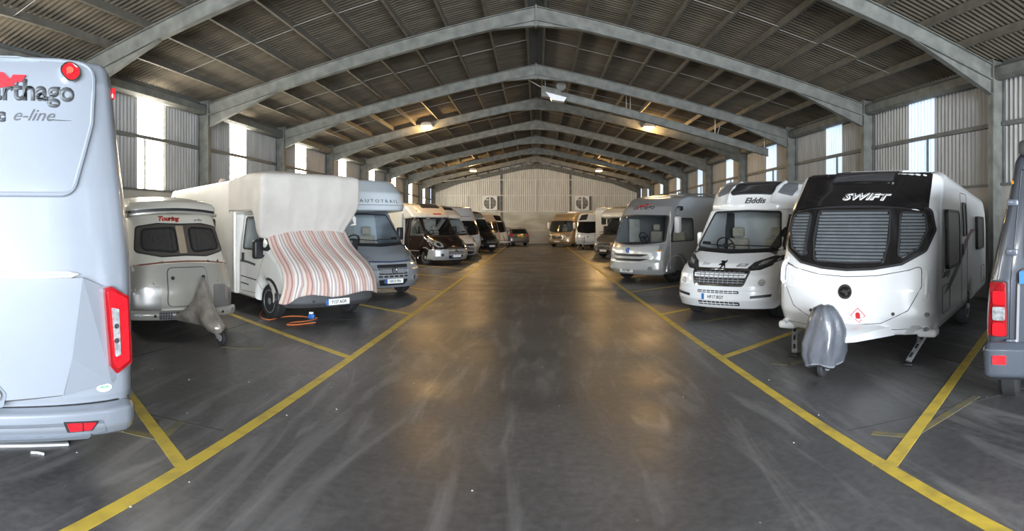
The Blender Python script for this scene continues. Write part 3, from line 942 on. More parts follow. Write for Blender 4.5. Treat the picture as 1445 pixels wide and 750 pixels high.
def van_cab(V, m_body, m_bump, back=-2.5, plate_text='', newer=False, seats=None, wheel_rim=None, side=1, m_grille=None, fine=True, bonnet=None, open_side=True, screen_top=2.04, emblem=True):
    hw = 1.02
    out = [(-.10, .24, .04)] + arch(-.95, .34, .42, .25) + [(back, .30, 0), (back, 2.14, 0), (-1.85, 2.17, .1), (-1.46, 2.10, .12), (-.70, 1.30, .1), (-.26, 1.06, .2),
           (-.07, .86, .08), (-.03, .74, .03), (.0, .66, .05), (.0, .42, .06)]
    bm = hull(out, hw, .09, 14 if fine else 10, .09 if fine else .14, cab_warp(hw), .05)
    bvh = tree_of(bm)
    scr = rpoly([(-.88, 1.36), (-.5, 1.325), (0, 1.315), (.5, 1.325), (.88, 1.36), (.72, screen_top, ), (0, screen_top + .02), (-.72, screen_top)], .05)
    body = None
    ws = windscreen(V, bm, bvh, scr, FRONT)
    fr = SIDEP if side > 0 else SIDEM; sg = 1 if side > 0 else -1
    S = lambda pts: [(sg * a, *r_) for a, *r_ in pts]
    sw = rpoly(S([(-2.02, 1.32), (-1.02, 1.32), (-1.52, 1.98), (-2.02, 1.98)]), .05)
    if open_side: cut_opening(bm, sw, fr)
    patch('cab_window', m_winds if open_side else m_glass, V, bvh, sw, fr, .003, 0, .15, skirt=not open_side)
    ring('window_seal', m_seal, V, bvh, sw, .035, fr, .008, .15)
    # small quarter light and door pillar
    ql = rpoly(S([(-1.02, 1.30), (-.80, 1.28), (-1.35, 1.82)]), .02)
    patch('quarter_light', m_glass, V, bvh, ql, fr, .008, 0, .15)
    # lower bumper is its own colour: a shell a little proud of the front
    if m_bump is not m_body or True:
        bo = [(-.10, .235, .04), (-.52, .25, 0), (-.40, .60, .02), (-.34, .74, .03), (-.05, .76, .03), (.012, .67, .05), (.012, .40, .06)]
        if newer: bo = [(-.10, .235, .04), (-.52, .25, 0), (-.42, .48, .02), (-.10, .605, .03), (.012, .59, .04), (.012, .40, .06)]
        bb = hull(bo, hw + .012, .09, 14, .1, cab_warp(hw, .30), .05)
        bvb = tree_of(bb)
        obj('bumper', bb, m_bump, V)
    else: bvb = bvh
    obj('cab', bm, m_body, V)
    # lamps
    for s in (-1, 1):
        if newer:
            hp = rpoly([(s * .50, .965), (s * .72, .99), (s * .99, 1.13), (s * 1.0, 1.20), (s * .86, 1.19), (s * .60, 1.08)], .02)
            lamp_patch(V, bvh, hp, lens=m_lensd)
            ip = rpoly([(s * .66, 1.02), (s * .80, 1.07), (s * .90, 1.15), (s * .72, 1.10)], .02)
            patch('lamp_reflector', m_lens, V, bvh, ip, FRONT, .018, 0, .1)
            patch('lamp_surround', m_black, V, bvh, rpoly([(s * .46, .93), (s * .74, .955), (s * 1.0, 1.08), (s * 1.0, 1.14), (s * .72, .985), (s * .50, .965)], .01), FRONT, .006, 0, .1)
            disc('fog_lamp', V, bvh, s * .80, .73, .05, m_lens, ring_m=m_greytrim)
            patch('bumper_slot', m_black, V, bvb, rpoly([(s * .62, .44), (s * .95, .47), (s * .97, .52), (s * .62, .49)], .01), FRONT, .005, 0, .1)
        else:
            hp = rpoly([(s * .60, .80), (s * .86, .80), (s * .985, .92), (s * .985, 1.14), (s * .90, 1.24), (s * .80, 1.10), (s * .62, .98)], .05)
            lamp_patch(V, bvh, hp)
            disc('lamp_reflector', V, bvh, s * .78, .92, .075, m_chrome, th=.018)
            disc('lamp_reflector', V, bvh, s * .885, 1.07, .055, m_lensd, th=.018)
            disc('fog_lamp', V, bvb, s * .70, .47, .06, m_lensd, ring_m=m_greytrim)
            patch('turn_lamp', m_amber, V, bvb, rrect(*sorted((s * .90, s * .94)), .47, .53, .01) if False else rrect(min(s * .9, s * .95), .46, max(s * .9, s * .95), .52, .01), FRONT, .008, 0, .1)
    # grille
    if newer:
        g = rpoly([(-.56, .94), (-.48, .69), (.48, .69), (.56, .94)], .04)
        gr = patch('grille', m_black, V, bvh, g, FRONT, .004, 0, .1)
        ring('grille_surround', m_chrome, gr, bvh, g, .035, FRONT, .02, .1)
        grille_bars(gr, bvh, -.49, .49, .70, .92, 5, m_greytrim, vert=9, r=.010)
        for v0, v1, hw_ in ((.525, .575, .42), (.30, .37, .42)):
            lo = patch('lower_intake', m_black, V, bvb, rrect(-hw_, v0, hw_, v1, .015), FRONT, .004, 0, .1)
            grille_bars(lo, bvb, -hw_ + .02, hw_ - .02, v0, v1, 1, m_body, vert=8, r=.008)
        if plate_text: plate(V, bvb, plate_text, -.05, .455)
        boxo('chrome_bar', m_chrome, V, -.14, .14, -.05, -.025, .955, .975, .006)
        wiper(V, bvh, [(-.75, 1.40), (-.1, 1.36), (.05, 1.34)]); wiper(V, bvh, [(.0, 1.38), (.5, 1.37), (.75, 1.36)])
    else:
        g = rpoly([(-.44, .80), (-.42, .57), (.42, .57), (.44, .80)], .03)
        gr = patch('grille', m_black, V, bvb, rpoly([(-.44, .72), (-.42, .57), (.42, .57), (.44, .72)], .03), FRONT, .004, 0, .1)
        gr2 = patch('grille_top', m_black, V, bvh, rpoly([(-.44, .73), (.44, .73), (.44, .815), (-.44, .815)], .02), FRONT, .012, 0, .1)
        ring('grille_surround', m_grille or m_bump, gr, bvb, rpoly([(-.44, .72), (-.42, .57), (.42, .57), (.44, .72)], .03), .02, FRONT, .012, .1)
        grille_bars(gr, bvb, -.40, .40, .585, .72, 3, m_greytrim, vert=6, r=.008)
        for k in range(6):
            u = -.375 + k * .15
            patch('intake_slot', m_black, V, bvb, rrect(u - .055, .505, u + .055, .545, .01), FRONT, .003, 0, .1)
        patch('lower_intake', m_black, V, bvb, rpoly([(-.44, .45), (-.36, .30), (.36, .30), (.44, .45)], .03), FRONT, .003, 0, .1)
        if plate_text: plate(V, bvb, plate_text, 0, .41)
        if emblem: disc('badge', gr, bvb, 0, .66, .06, m_chrome, th=.03, ring_m=m_blackgl)
        wiper(V, bvh, [(-.7, 1.42), (.0, 1.37), (.05, 1.34)]); wiper(V, bvh, [(.0, 1.40), (.6, 1.40), (.68, 1.38)])
    seam('bonnet_seam', m_seamline, V, bvh, [(-.92, 1.25), (-.55, .99), (-.46, .86)] if not newer else [(-.95, 1.24), (-.6, 1.05), (-.5, .96)])
    seam('bonnet_seam', m_seamline, V, bvh, [(.92, 1.25), (.55, .99), (.46, .86)] if not newer else [(.95, 1.24), (.6, 1.05), (.5, .96)])
    # scuttle
    patch('scuttle', m_black, V, bvh, rpoly([(-.88, 1.27), (0, 1.23), (.88, 1.27), (.86, 1.345), (0, 1.30), (-.86, 1.345)], .02), FRONT, .006, 0, .12)
    # door seams, handle, arch lip, sill
    seam('door_seam', m_seamline, V, bvh, S([(-.98, 1.30), (-1.16, 1.02), (-1.30, .78), (-1.32, .42), (-2.12, .42), (-2.12, 2.02), (-1.52, 2.05)]), fr, .005)
    patch('door_handle', m_black, V, bvh, rrect(*((sg * -2.03, 1.06, sg * -1.90, 1.19) if sg < 0 else (-2.03, 1.06, -1.90, 1.19)), .02) if sg > 0 else rrect(1.90, 1.06, 2.03, 1.19, .02), fr, .02, 0, 0)
    seam('rub_strip', m_greytrim, V, bvh, S([(-1.36, .62), (-2.3, .62)]), fr, .018)
    al = [proj(bvh, fr, sg * (-.95 + .44 * math.cos(t)), .34 + .44 * math.sin(t))[0] for t in [math.pi * k / 12 for k in range(13)]]
    obj('wheel_arch', tube(bmesh.new(), al, .022, 6), m_bump, V)
    # wheels
    for sx in (-1, 1): wheel(V, sx * .985, -.95, .335, .2, wheel_rim or m_steelrim, 6, fine)
    # interior
    obj('dashboard', loftring(bmesh.new(), [[Vector((x, a, b)) for a, b in ((-.78, 1.27), (-1.2, 1.24), (-1.35, 1.1), (-1.3, .8), (-.8, .8))] for x in (-.88, .88)]), m_dash, V)
    boxo('cab_liner', m_inner, V, -.98, .98, -1.6, -1.5, .36, .7)
    boxo('dark_cab_backing', m_inner, V, -.96, .96, -2.46, -2.42, .36, 2.06)  # dark panel added behind the seats, stands in for the shade inside
    boxo('cab_floor', m_inner, V, -.93, .93, -2.45, -1.37, .36, .42)
    for x in (-.45, .45): seat(V, x, -1.95, seats or m_seatg)
    steering(V, .42, -1.28, 1.36)
    return bvh, bvb

def cloth_folds(x, k=1.0):
    return k * (.5 * math.sin(3.1 * x + .5) + .3 * math.sin(7.3 * x + 1.9) + .2 * math.sin(13.7 * x))

# ================================================================== right row
# ---- white touring caravan with black front, cover on its hitch ----------------
def rooflight(V, bvh, u, v, w=.45, d=.45, m=None):
    """low rooflight lid on a roof (u = -x, v = y)"""
    p, _ = proj(bvh, TOPD, u, v)
    return obj('rooflight', box(bmesh.new(), p.x - w / 2, p.x + w / 2, p.y - d / 2, p.y + d / 2, p.z - .02, p.z + .075, .03, 3), m or m_white, V)

V = veh('caravan', 'white touring caravan with a gloss black front, beside the dark grey van', 'caravan', (3.82, 6.70), 40, 'R')
out = [(-.16, .36, .08)] + arch(-3.55, .32, .40, .37) + [(-5.75, .42, .05), (-5.92, .62, .1), (-5.88, 2.1, .15), (-5.6, 2.36, .15), (-1.4, 2.58, .3), (-.85, 2.52, .25), (-.44, 2.14, .1), (-.35, 2.02, .05), (-.06, 1.22, .15), (0, .95, .1), (0, .62, .15)]
def w_(x, y, z):
    k = smooth01((y + 1.5) / 1.1)
    return (x * (1 - .035 * smooth01((z - 1.6) / 1.0)), y - .30 * (abs(x) / 1.12) ** 2.4 * k, z)
bm = hull(out, 1.12, .15, 18, .08, w_, .05)
bv = tree_of(bm)
obj('body', bm, m_white, V)
P_ = patch('black_brow', m_blackgl, V, bv, rpoly([(-.98, 1.86), (.98, 1.86), (.96, 2.3), (.93, 2.98), (-.93, 2.98), (-.96, 2.3)], .05), FRUP, .008, 0, .1)
patch('brow_visor', m_blackgl, V, bv, rpoly([(-.94, 1.90), (-.5, 1.86), (.5, 1.86), (.94, 1.90), (.90, 2.06), (.45, 2.11), (-.45, 2.11), (-.90, 2.06)], .06), FRUP, .05, 0, .08)
m_sky = paint('dark panoramic rooflight', (.05, .05, .055), .1, coat=1.0)
o = patch('front_rooflight', m_sky, V, bv, rpoly([(-.45, 2.34), (.45, 2.34), (.43, 2.78), (-.43, 2.78)], .05), FRUP, .02, 0, .1)
ring('rooflight_rim', m_blackgl, o, bv, rpoly([(-.45, 2.34), (.45, 2.34), (.43, 2.78), (-.43, 2.78)], .05), .03, FRUP, .028, .1)
m_lw = mat('white lettering', (.85, .85, .85), .4)
L1 = lettering('maker_name', m_lw, V, bv, 'SWIFT', .155, .13, 1.985, FRUP, .058, shear=.25, sx=1.36, bold=.008, space=1.05)
lettering('name_core', m_blackgl, L1, bv, 'SWIFT', .155, .13, 1.985, FRUP, .062, shear=.25, sx=1.36, bold=-.0035, space=1.05)
rail = bmesh.new()
tube(rail, [proj(bv, TOPD, u, -1.75, .06)[0] for u in (-.55, -.3, 0, .3, .55)], .022, 8)
obj('roof_rail', rail, m_white, V)
rooflight(V, bv, 0, -2.6, .7, .5)
# front window: black field, three panes, pleated blinds behind the panes
field = rpoly([(-.99, 2.00), (-.4, 2.02), (.4, 2.02), (.99, 2.00), (1.05, 1.72), (.97, 1.46), (.70, 1.30), (.35, 1.24), (0, 1.22), (-.35, 1.24), (-.70, 1.30), (-.97, 1.46), (-1.05, 1.72)], .08)
W = patch('front_window', m_blackgl, V, bv, field, FRONT, .012, 0, .1)
ring('window_frame', m_seal, W, bv, field, .03, FRONT, .016, .1)
m_blind = mat('pleated grey blind', (.40, .41, .43), .6, var=.1)
m_pane = glass_mat('acrylic pane', (.05, .055, .06), .6)
for nm, pl in (('pane', rpoly([(-.50, 1.97), (.50, 1.97), (.52, 1.60), (.47, 1.32), (0, 1.30), (-.47, 1.32), (-.52, 1.60)], .05)),
               ('pane', rpoly([(-.93, 1.93), (-.64, 1.95), (-.66, 1.60), (-.66, 1.36), (-.88, 1.48), (-.97, 1.72)], .05)),
               ('pane', rpoly([(.93, 1.93), (.64, 1.95), (.66, 1.60), (.66, 1.36), (.88, 1.48), (.97, 1.72)], .05))):
    us = [p[0] for p in pl]; lo, hi = min(p[1] for p in pl), max(p[1] for p in pl)
    b = bmesh.new(); n = 15 if hi - lo > .6 else 13
    for k in range(n):
        v = lo + (hi - lo) * (k + .6) / n
        xs = [u for u in [min(us) + (max(us) - min(us)) * t / 40 for t in range(41)] if inside((u, v), pl)]
        if len(xs) < 3: continue
        rows = []
        for t in range(7):
            u = xs[0] + (xs[-1] - xs[0]) * t / 6
            rows.append([proj(bv, FRONT, u, v + h, d)[0] for h, d in ((-.016, .016), (.004, .030), (.016, .016))])
        for A, B in zip(rows, rows[1:]):
            A_ = [b.verts.new(p) for p in A]; B_ = [b.verts.new(p) for p in B]
            for i in (0, 1): b.faces.new((A_[i], A_[i + 1], B_[i + 1], B_[i]))
    obj('blind', b, m_blind, W, False)
    patch(nm, m_pane, W, bv, pl, FRONT, .038, 0, .12, skirt=True)
    ring('pane_frame', m_seal, W, bv, pl, .018, FRONT, .045, .12)
# front locker lid outline, locks, badge, warning sticker
seam('locker_seam', m_seamline, V, bv, rpoly([(-.98, 1.27), (-.80, 1.21), (-.4, 1.14), (0, 1.12), (.4, 1.14), (.80, 1.21), (.95, 1.27), (.96, 1.0), (.80, .70), (.45, .53), (0, .49), (-.45, .53), (-.80, .70), (-.97, 1.0)], .06), FRONT, .006, closed=True)
patch('locker_shadow_gap', m_seal, V, bv, rpoly([(-1.0, 1.285), (-.84, 1.235), (-.84, 1.222), (-1.0, 1.268)], 0), FRONT, .008, 0, 0)
for u, v in ((-.50, .66), (.62, .66)): disc('lock', V, bv, u, v, .022, m_black, th=.012, n=12)
o = disc('badge', V, bv, .0, .93, .095, m_chrome, th=.015, n=24)
patch('badge_field', m_blackgl, o, bv, ell(0, .93, .078, .066, 22), FRONT, .018, 0, 0)
patch('badge_bird', m_chrome, o, bv, [(-.07, .93), (-.01, .955), (.03, .945), (.06, .97), (.072, .94), (.035, .925), (.05, .90), (.02, .875), (.0, .91), (-.03, .925)], FRONT, .022, 0, 0)
o = patch('warning_sticker', mat('sticker white', (.82, .8, .8), .5), V, bv, [(.08, .63), (.17, .54), (.26, .63), (.17, .72)], FRONT, .004, 0, 0)
ring('sticker_border', m_logored, o, bv, [(.08, .63), (.17, .54), (.26, .63), (.17, .72)], .008, FRONT, .005, 0)
patch('sticker_sign', m_logored, o, bv, rpoly([(.14, .59), (.20, .59), (.20, .65), (.185, .67), (.155, .67), (.14, .65)], .01), FRONT, .007, 0, 0)
patch('lid_grip', m_greytrim, V, bv, rpoly([(.12, .475), (.42, .485), (.40, .50), (.15, .495)], .005), FRONT, .012, 0, 0)
# grab handles on the cheeks
for s, z0, z1 in ((-1, .98, 1.30), (1, .86, 1.20)):
    pts = [proj(bv, FRONT, s * 1.005, z0 + (z1 - z0) * t / 6, .035 if 0 < t < 6 else .0)[0] for t in range(7)]
    obj('grab_handle', tube(bmesh.new(), pts, [.022, .026, .03, .03, .03, .026, .022], 8), m_white, V)
    for t in (0, 6):
        patch('handle_foot', m_white, V, bv, rrect(s * 1.005 - .04, (z0, z1)[t // 6] - .05, s * 1.005 + .04, (z0, z1)[t // 6] + .05, .02), FRONT, .012, 0, 0)
for s in (-1, 1):
    p, _ = proj(bv, FRONT, s * 1.0, .44)
    obj('corner_bumper', box(bmesh.new(), p.x - .13, p.x + .13, p.y - .22, p.y + .035, .33, .44, .04, 3), m_white, V)
    disc('marker_lamp', V, bv, s * .99, .455, .034, m_lens, th=.04, n=14, ring_m=m_white)
disc('marker_lamp', V, bv, 1.02, .64, .03, m_lens, th=.01, n=12)
seam('skirt_seam', m_seamline, V, bv, [(-1.08, .46), (-.5, .44), (.5, .44), (1.08, .46)], FRONT, .005)
# corner steadies
m_zinc = mat('galvanised pressing', (.52, .53, .54), .4, .7, var=.12, scale=12)
for s in (-1, 1):
    b = bmesh.new()
    bar(b, (s * .99, -.58, .43), (s * .80, -.16, .05), .075, .03)
    st = obj('corner_steady', b, m_zinc, V)
    for t in (.3, .55, .8): obj('steady_slot', bar(bmesh.new(), (s * (.99 - .19 * t), -.575 + .42 * t, .445 - .38 * t), (s * (.99 - .19 * (t + .12)), -.575 + .42 * (t + .12), .445 - .38 * (t + .12)), .03, .02), m_black, st)
    obj('steady_foot', box(bmesh.new(), s * .80 - .07, s * .80 + .07, -.24, -.08, .0, .035, .01), m_black, st)
    obj('steady_screw', tube(bmesh.new(), [(s * .80, -.75, .42), (s * .88, -.35, .24)], .016, 6), m_zinc, st)
# hitch: A frame, white fairing, jockey wheel
b = bmesh.new(); bar(b, (-.62, -.6, .42), (0, .62, .42), .05, .1); bar(b, (.62, -.6, .42), (0, .62, .42), .05, .1); bar(b, (0, .55, .44), (0, .80, .44), .06, .06)
obj('drawbar', b, m_zinc, V)
obj('drawbar_fairing', loftring(bmesh.new(), [[Vector((x * wd, y, z)) for x, z in ((-1, z0), (1, z0), (1, z1), (.8, z1 + .03), (-.8, z1 + .03), (-1, z1))] for wd, y, z0, z1 in ((.60, -.25, .36, .47), (.50, .02, .37, .48), (.30, .45, .38, .46), (.16, .62, .39, .44))]), m_white, V)
obj('fairing_recess', loftring(bmesh.new(), [[Vector((-.475, .02, .44)), Vector((-.44, .08, .39)), Vector((-.30, .38, .40)), Vector((-.31, .38, .45))], [Vector((-.49, .03, .44)), Vector((-.455, .09, .39)), Vector((-.315, .39, .40)), Vector((-.325, .39, .45))]]), m_black, V)
b = lathe(bmesh.new(), [(.03, -.03), (.10, -.034), (.115, -.02), (.115, .02), (.10, .034), (.03, .03)], 20, 'x', (0.02, .72, .115))
jw = obj('jockey_wheel', b, m_rubber, V)
obj('jockey_fork', box(bmesh.new(), -.08, -.03, .68, .78, .09, .20, .01), m_zinc, jw)
obj('jockey_tube', tube(bmesh.new(), [(0.02, .72, .16), (0.02, .72, .66)], .025, 8), m_zinc, jw)
# flank facing the van
sd = lambda a, z0, b_, z1, r=.05: rrect(a, z0, b_, z1, r)
window(V, bv, sd(1.05, 1.20, 2.0, 1.98), SIDEM, w=.035, th=.045)
window(V, bv, sd(4.15, 1.35, 5.05, 1.92), SIDEM, w=.035, th=.045)
seam('door_seam', m_seamline, V, bv, rrect(2.45, .50, 3.08, 2.32, .06), SIDEM, .007, closed=True)
window(V, bv, sd(2.62, 1.62, 2.92, 2.15, .04), SIDEM, w=.02, th=.012, name='door_window')
patch('door_lock', m_greytrim, V, bv, rrect(2.52, 1.30, 2.60, 1.48, .03), SIDEM, .03, 0, 0)
for a, z0, b_, z1 in ((.78, .58, 1.35, .95), (5.0, .60, 5.45, .95)):
    seam('service_hatch', m_greytrim, V, bv, rrect(a, z0, b_, z1, .03), SIDEM, .01, closed=True)
m_dec1 = mat('charcoal side decal', (.17, .165, .16), .4); m_dec2 = mat('plum side decal', (.20, .05, .06), .4)
patch('side_decal', m_dec1, V, bv, [(.9, .82), (1.4, 1.00), (2.0, 1.18), (2.7, 1.42), (3.2, 1.65), (3.15, 1.5), (2.7, 1.28), (2.0, 1.04), (1.4, .88)], SIDEM, .003, 0, .3)
patch('side_decal', m_dec2, V, bv, [(2.1, 1.15), (2.7, 1.5), (3.5, 1.72), (4.1, 1.70), (3.5, 1.62), (2.8, 1.38)], SIDEM, .004, 0, .3)
lettering('model_name', m_dec1, V, bv, 'Challenger', .17, 1.05, 1.10, SIDEM, .003, shear=.3, sx=.9)
patch('side_skirt', mat('pale grey skirt', (.55, .55, .55), .45), V, bv, rpoly([(.25, .375), (3.05, .375), (3.05, .50), (.22, .50)], .01), SIDEM, .012, 0, .4)
patch('reflector', m_amber, V, bv, rrect(5.35, .62, 5.43, .68, .01), SIDEM, .01, 0, 0)
for s in (-1, 1): wheel(V, s * 1.05, -3.55, .31, .19, m_alloy, 5)
SW = V

# the plastic cover pulled over its hitch
b = bmesh.new(); rings = []; rr = random.Random(11)
ph = [rr.uniform(0, 6.28) for _ in range(6)]
for z, hx, hy, cx, cy in ((.13, .185, .20, .03, .66), (.155, .225, .25, .02, .66), (.28, .265, .30, .03, .62), (.42, .270, .30, .03, .60), (.55, .260, .25, .01, .62), (.67, .222, .20, .0, .66), (.77, .170, .14, .0, .69), (.825, .125, .10, .01, .70), (.845, .06, .05, .01, .70)):
    ring_ = []
    for k in range(44):
        a = 2 * math.pi * k / 44
        fold = 1 + .075 * math.sin(5 * a + ph[0] + z * 3) + .07 * (.5 - abs(math.sin(3.5 * a + ph[1] + z * 2.5))) + .04 * math.sin(9 * a + ph[1] - z * 7) + .03 * math.sin(14 * a + ph[2] + z * 11)
        ca, sa = math.cos(a), math.sin(a)
        e = .78
        ring_.append(Vector((cx + hx * .86 * fold * math.copysign(abs(ca) ** e, ca), cy + hy * fold * math.copysign(abs(sa) ** e, sa), z + .02 * math.sin(3 * a + ph[3]) * (1 if z < .2 else .4))))
    rings.append(ring_)
m_tarp = mat('grey shiny tarpaulin', (.105, .112, .13), .38, coat=.25, var=.1, scale=5, bump=.5, bscale=11)
HC = veh('hitch_cover', 'crumpled dark grey plastic cover pulled over the drawbar of the black-fronted caravan', 'cover', (3.82, 6.70), 40, 'R')
obj('sheet', loftring(b, rings), m_tarp, HC, True, 50)
obj('cord', tube(bmesh.new(), [Vector((p.x, p.y, p.z)) * 1.0 + Vector((0, 0, .012)) for p in rings[1]], .006, 5, closed=True), m_greytrim, HC)

# ---- white low-profile motorhome with newer cab -------------------------------
V = veh('motorhome', 'white motorhome with chrome-framed grille, dark rooflight nose and HF17 BGY plate', 'motorhome', (3.31, 10.56), 47, 'R')
m_white2 = paint('bright white paint', (.82, .83, .84))
bv, bb = van_cab(V, m_white2, m_white2, plate_text='HF17 BGY', newer=True, side=-1, seats=m_seat, wheel_rim=m_alloy)
out = [(-2.35, .38, .02)] + arch(-5.4, .34, .44, .40) + [(-7.2, .42, .05), (-7.3, .7, .1), (-7.3, 2.6, .2), (-7.0, 2.78, .1), (-2.9, 2.80, .3), (-2.05, 2.66, .2), (-1.66, 2.46, .12), (-1.52, 2.22, .1), (-1.52, 2.10, .04), (-2.0, 2.06, .05), (-2.35, 2.06, .02)]
def w_(x, y, z):
    k = smooth01((y + 3.0) / 1.3)
    return (x * (1 - .06 * k), y - .42 * (abs(x) / 1.14) ** 2.6 * k, z)
bm = hull(out, 1.14, .10, 16, .1, w_, .04); bvb_ = tree_of(bm)
obj('body', bm, m_white2, V)
m_gpanel = mat('grey nose panel', (.22, .23, .25), .4, coat=.3)
for s in (-1, 1):
    patch('nose_panel', m_gpanel, V, bvb_, rpoly([(s * .56, 3.0), (s * .86, 3.02), (s * .90, 3.28), (s * .84, 3.55), (s * .60, 3.55)], .08), FRUP, .012, 0, .08)
    tb = [proj(bvb_, FRUP, s * u, v, .02)[0] for u, v in ((.50, 2.74), (.50, 2.9), (.51, 3.2), (.52, 3.6))]
    obj('nose_rib', tube(bmesh.new(), tb, .045, 8), m_white2, V)
o = patch('nose_rooflight', m_sky, V, bvb_, rpoly([(-.44, 2.98), (.44, 2.98), (.45, 3.5), (-.45, 3.5)], .05), FRUP, .03, 0, .08)
ring('rooflight_rim', m_seal, o, bvb_, rpoly([(-.44, 2.98), (.44, 2.98), (.45, 3.5), (-.45, 3.5)], .05), .045, FRUP, .04, .08)
lettering('maker_name', m_logo, V, bvb_, 'Elddis', .16, .12, 2.30, FRONT, .006, sx=1.2, shear=.2, bold=.005)
seam('nose_lip', m_greytrim, V, bvb_, [(-1.0, 2.115), (-.5, 2.11), (.5, 2.11), (1.0, 2.115)], FRONT, .01)
window(V, bvb_, rrect(2.6, 1.25, 3.4, 1.85, .06), SIDEM)
rooflight(V, bvb_, 0, -4.2, .6, .5)
# lion emblem on the bonnet and small script on its edge
lion = [(-.01, 1.10), (-.055, 1.105), (-.06, 1.085), (-.02, 1.075), (-.045, 1.05), (-.075, 1.04), (-.07, 1.025), (-.03, 1.03), (-.01, 1.01), (-.035, .985), (-.025, .975), (.015, 1.0), (.02, 1.03), (.055, 1.0), (.06, .975), (.075, .98), (.06, 1.03), (.045, 1.055), (.06, 1.09), (.05, 1.12), (.03, 1.09), (.02, 1.10)]
patch('lion_badge', m_blackgl, V, bv, lion, FRONT, .018, 0, 0)
lettering('bonnet_script', m_greytrim, V, bv, 'Boxer', .085, -.36, 1.055, FRONT, .004, shear=.3, sx=.8)
o = patch('bonnet_decal', m_greytrim, V, bv, rpoly([(.26, 1.01), (.46, 1.01), (.52, 1.065), (.34, 1.065)], .01), FRONT, .004, 0, 0)
lettering('decal_text', m_lw, o, bv, '175', .055, .39, 1.037, FRONT, .007, shear=.3, sx=1.3)
for s in (-1, 1): mirror(V, s, 1.0, -1.35, 1.36, m_white2 if s > 0 else m_black, w=.11, h=.28)
for s in (-1, 1): wheel(V, s * 1.02, -5.4, .335, .2, m_alloy, 5)
boxo('cab_curtain', m_curtain, V, -.7, -.3, -2.42, -2.36, .9, 2.0, .02)

# ---- silver integrated motorhome ----------------------------------------------
def a_class(V, m_body, m_low, plate_text, seats, logo=True, side=-1, fine=True):
    out = [(-.12, .24, .06)] + arch(-1.05, .34, .44, .27) + [(-6.9, .40, .05), (-7.0, .7, .1), (-7.0, 2.55, .2), (-6.7, 2.74, .1), (-1.9, 2.76, .5), (-1.15, 2.64, .3), (-.66, 2.36, .15), (-.50, 2.10, .06), (-.17, 1.20, .1), (-.05, 1.0, .15), (0.0, .62, .05), (.0, .42, .08)]
    def w_(x, y, z):
        t = abs(x) / 1.13; k = smooth01((y + 1.9) / 1.5)
        return (x * (1 - .07 * smooth01((z - 1.1) / 1.7)), y - .40 * t ** 2.6 * k, z)
    bm = hull(out, 1.13, .10, 18 if fine else 12, .09 if fine else .14, w_, .05); bvh = tree_of(bm)
    scr = rpoly([(-1.05, 1.28), (-.5, 1.21), (0, 1.19), (.5, 1.21), (1.05, 1.28), (.99, 2.05), (0, 2.07), (-.99, 2.05)], .05)
    windscreen(V, bm, bvh, scr, FRONT, .04)
    fr = SIDEP if side > 0 else SIDEM; sg = 1 if side > 0 else -1
    S = lambda pts: [(sg * a, b) for a, b in pts]
    sw = rpoly(S([(-1.95, 1.30), (-.78, 1.28), (-1.05, 1.98), (-1.95, 1.98)]), .06)
    cut_opening(bm, sw, fr)
    patch('cab_window', m_winds, V, bvh, sw, fr, .003, 0, .15, skirt=False)
    ring('window_seal', m_seal, V, bvh, sw, .035, fr, .008, .15)
    obj('body', bm, m_body, V)
    return bvh, scr, S, fr
m_asil = paint('silver grey motorhome paint', (.46, .475, .49), .28, .45)
m_asil2 = paint('pale silver front paint', (.68, .69, .68), .26, .3)
V = veh('motorhome', 'silver integrated motorhome with a wide windscreen and red swoosh logo above it', 'motorhome', (2.84, 18.48), 38, 'R')
bv, scr, S, fr = a_class(V, m_asil, m_asil2, 'BAZ 3880', m_seat)
patch('front_panel', m_asil2, V, bv, rpoly([(-1.0, 1.16), (-.5, 1.11), (0, 1.09), (.5, 1.11), (1.0, 1.16), (.97, .92), (.78, .88), (-.78, .88), (-.97, .92)], .06), FRONT, .012, 0, .1)
bo = [(-.12, .235, .06), (-.42, .25, 0), (-.42, .72, .05), (-.03, .76, .05), (.03, .62, .05), (.03, .40, .08)]
def w2(x, y, z):
    t = abs(x) / 1.13; return (x, y - .40 * t ** 2.6, z)
bb = hull(bo, 1.12, .1, 16, .1, w2, .05); bvb_ = tree_of(bb); obj('bumper', bb, m_asil2, V)
for v0, v1 in ((.80, .86), (.66, .725)):
    patch('grille_slot', m_black, V, bv if v0 > .75 else bvb_, rpoly([(-.78, v1 + .01), (-.5, v0 + .005), (0, v0), (.5, v0 + .005), (.78, v1 + .01), (.5, v1 + .005), (0, v1), (-.5, v1 + .005)], .01), FRONT, .006, 0, .1)
    seam('grille_trim', m_chrome, V, bv if v0 > .75 else bvb_, [(-.78, v1 + .02), (-.4, v1 + .012), (0, v1 + .008), (.4, v1 + .012), (.78, v1 + .02)], FRONT, .008)
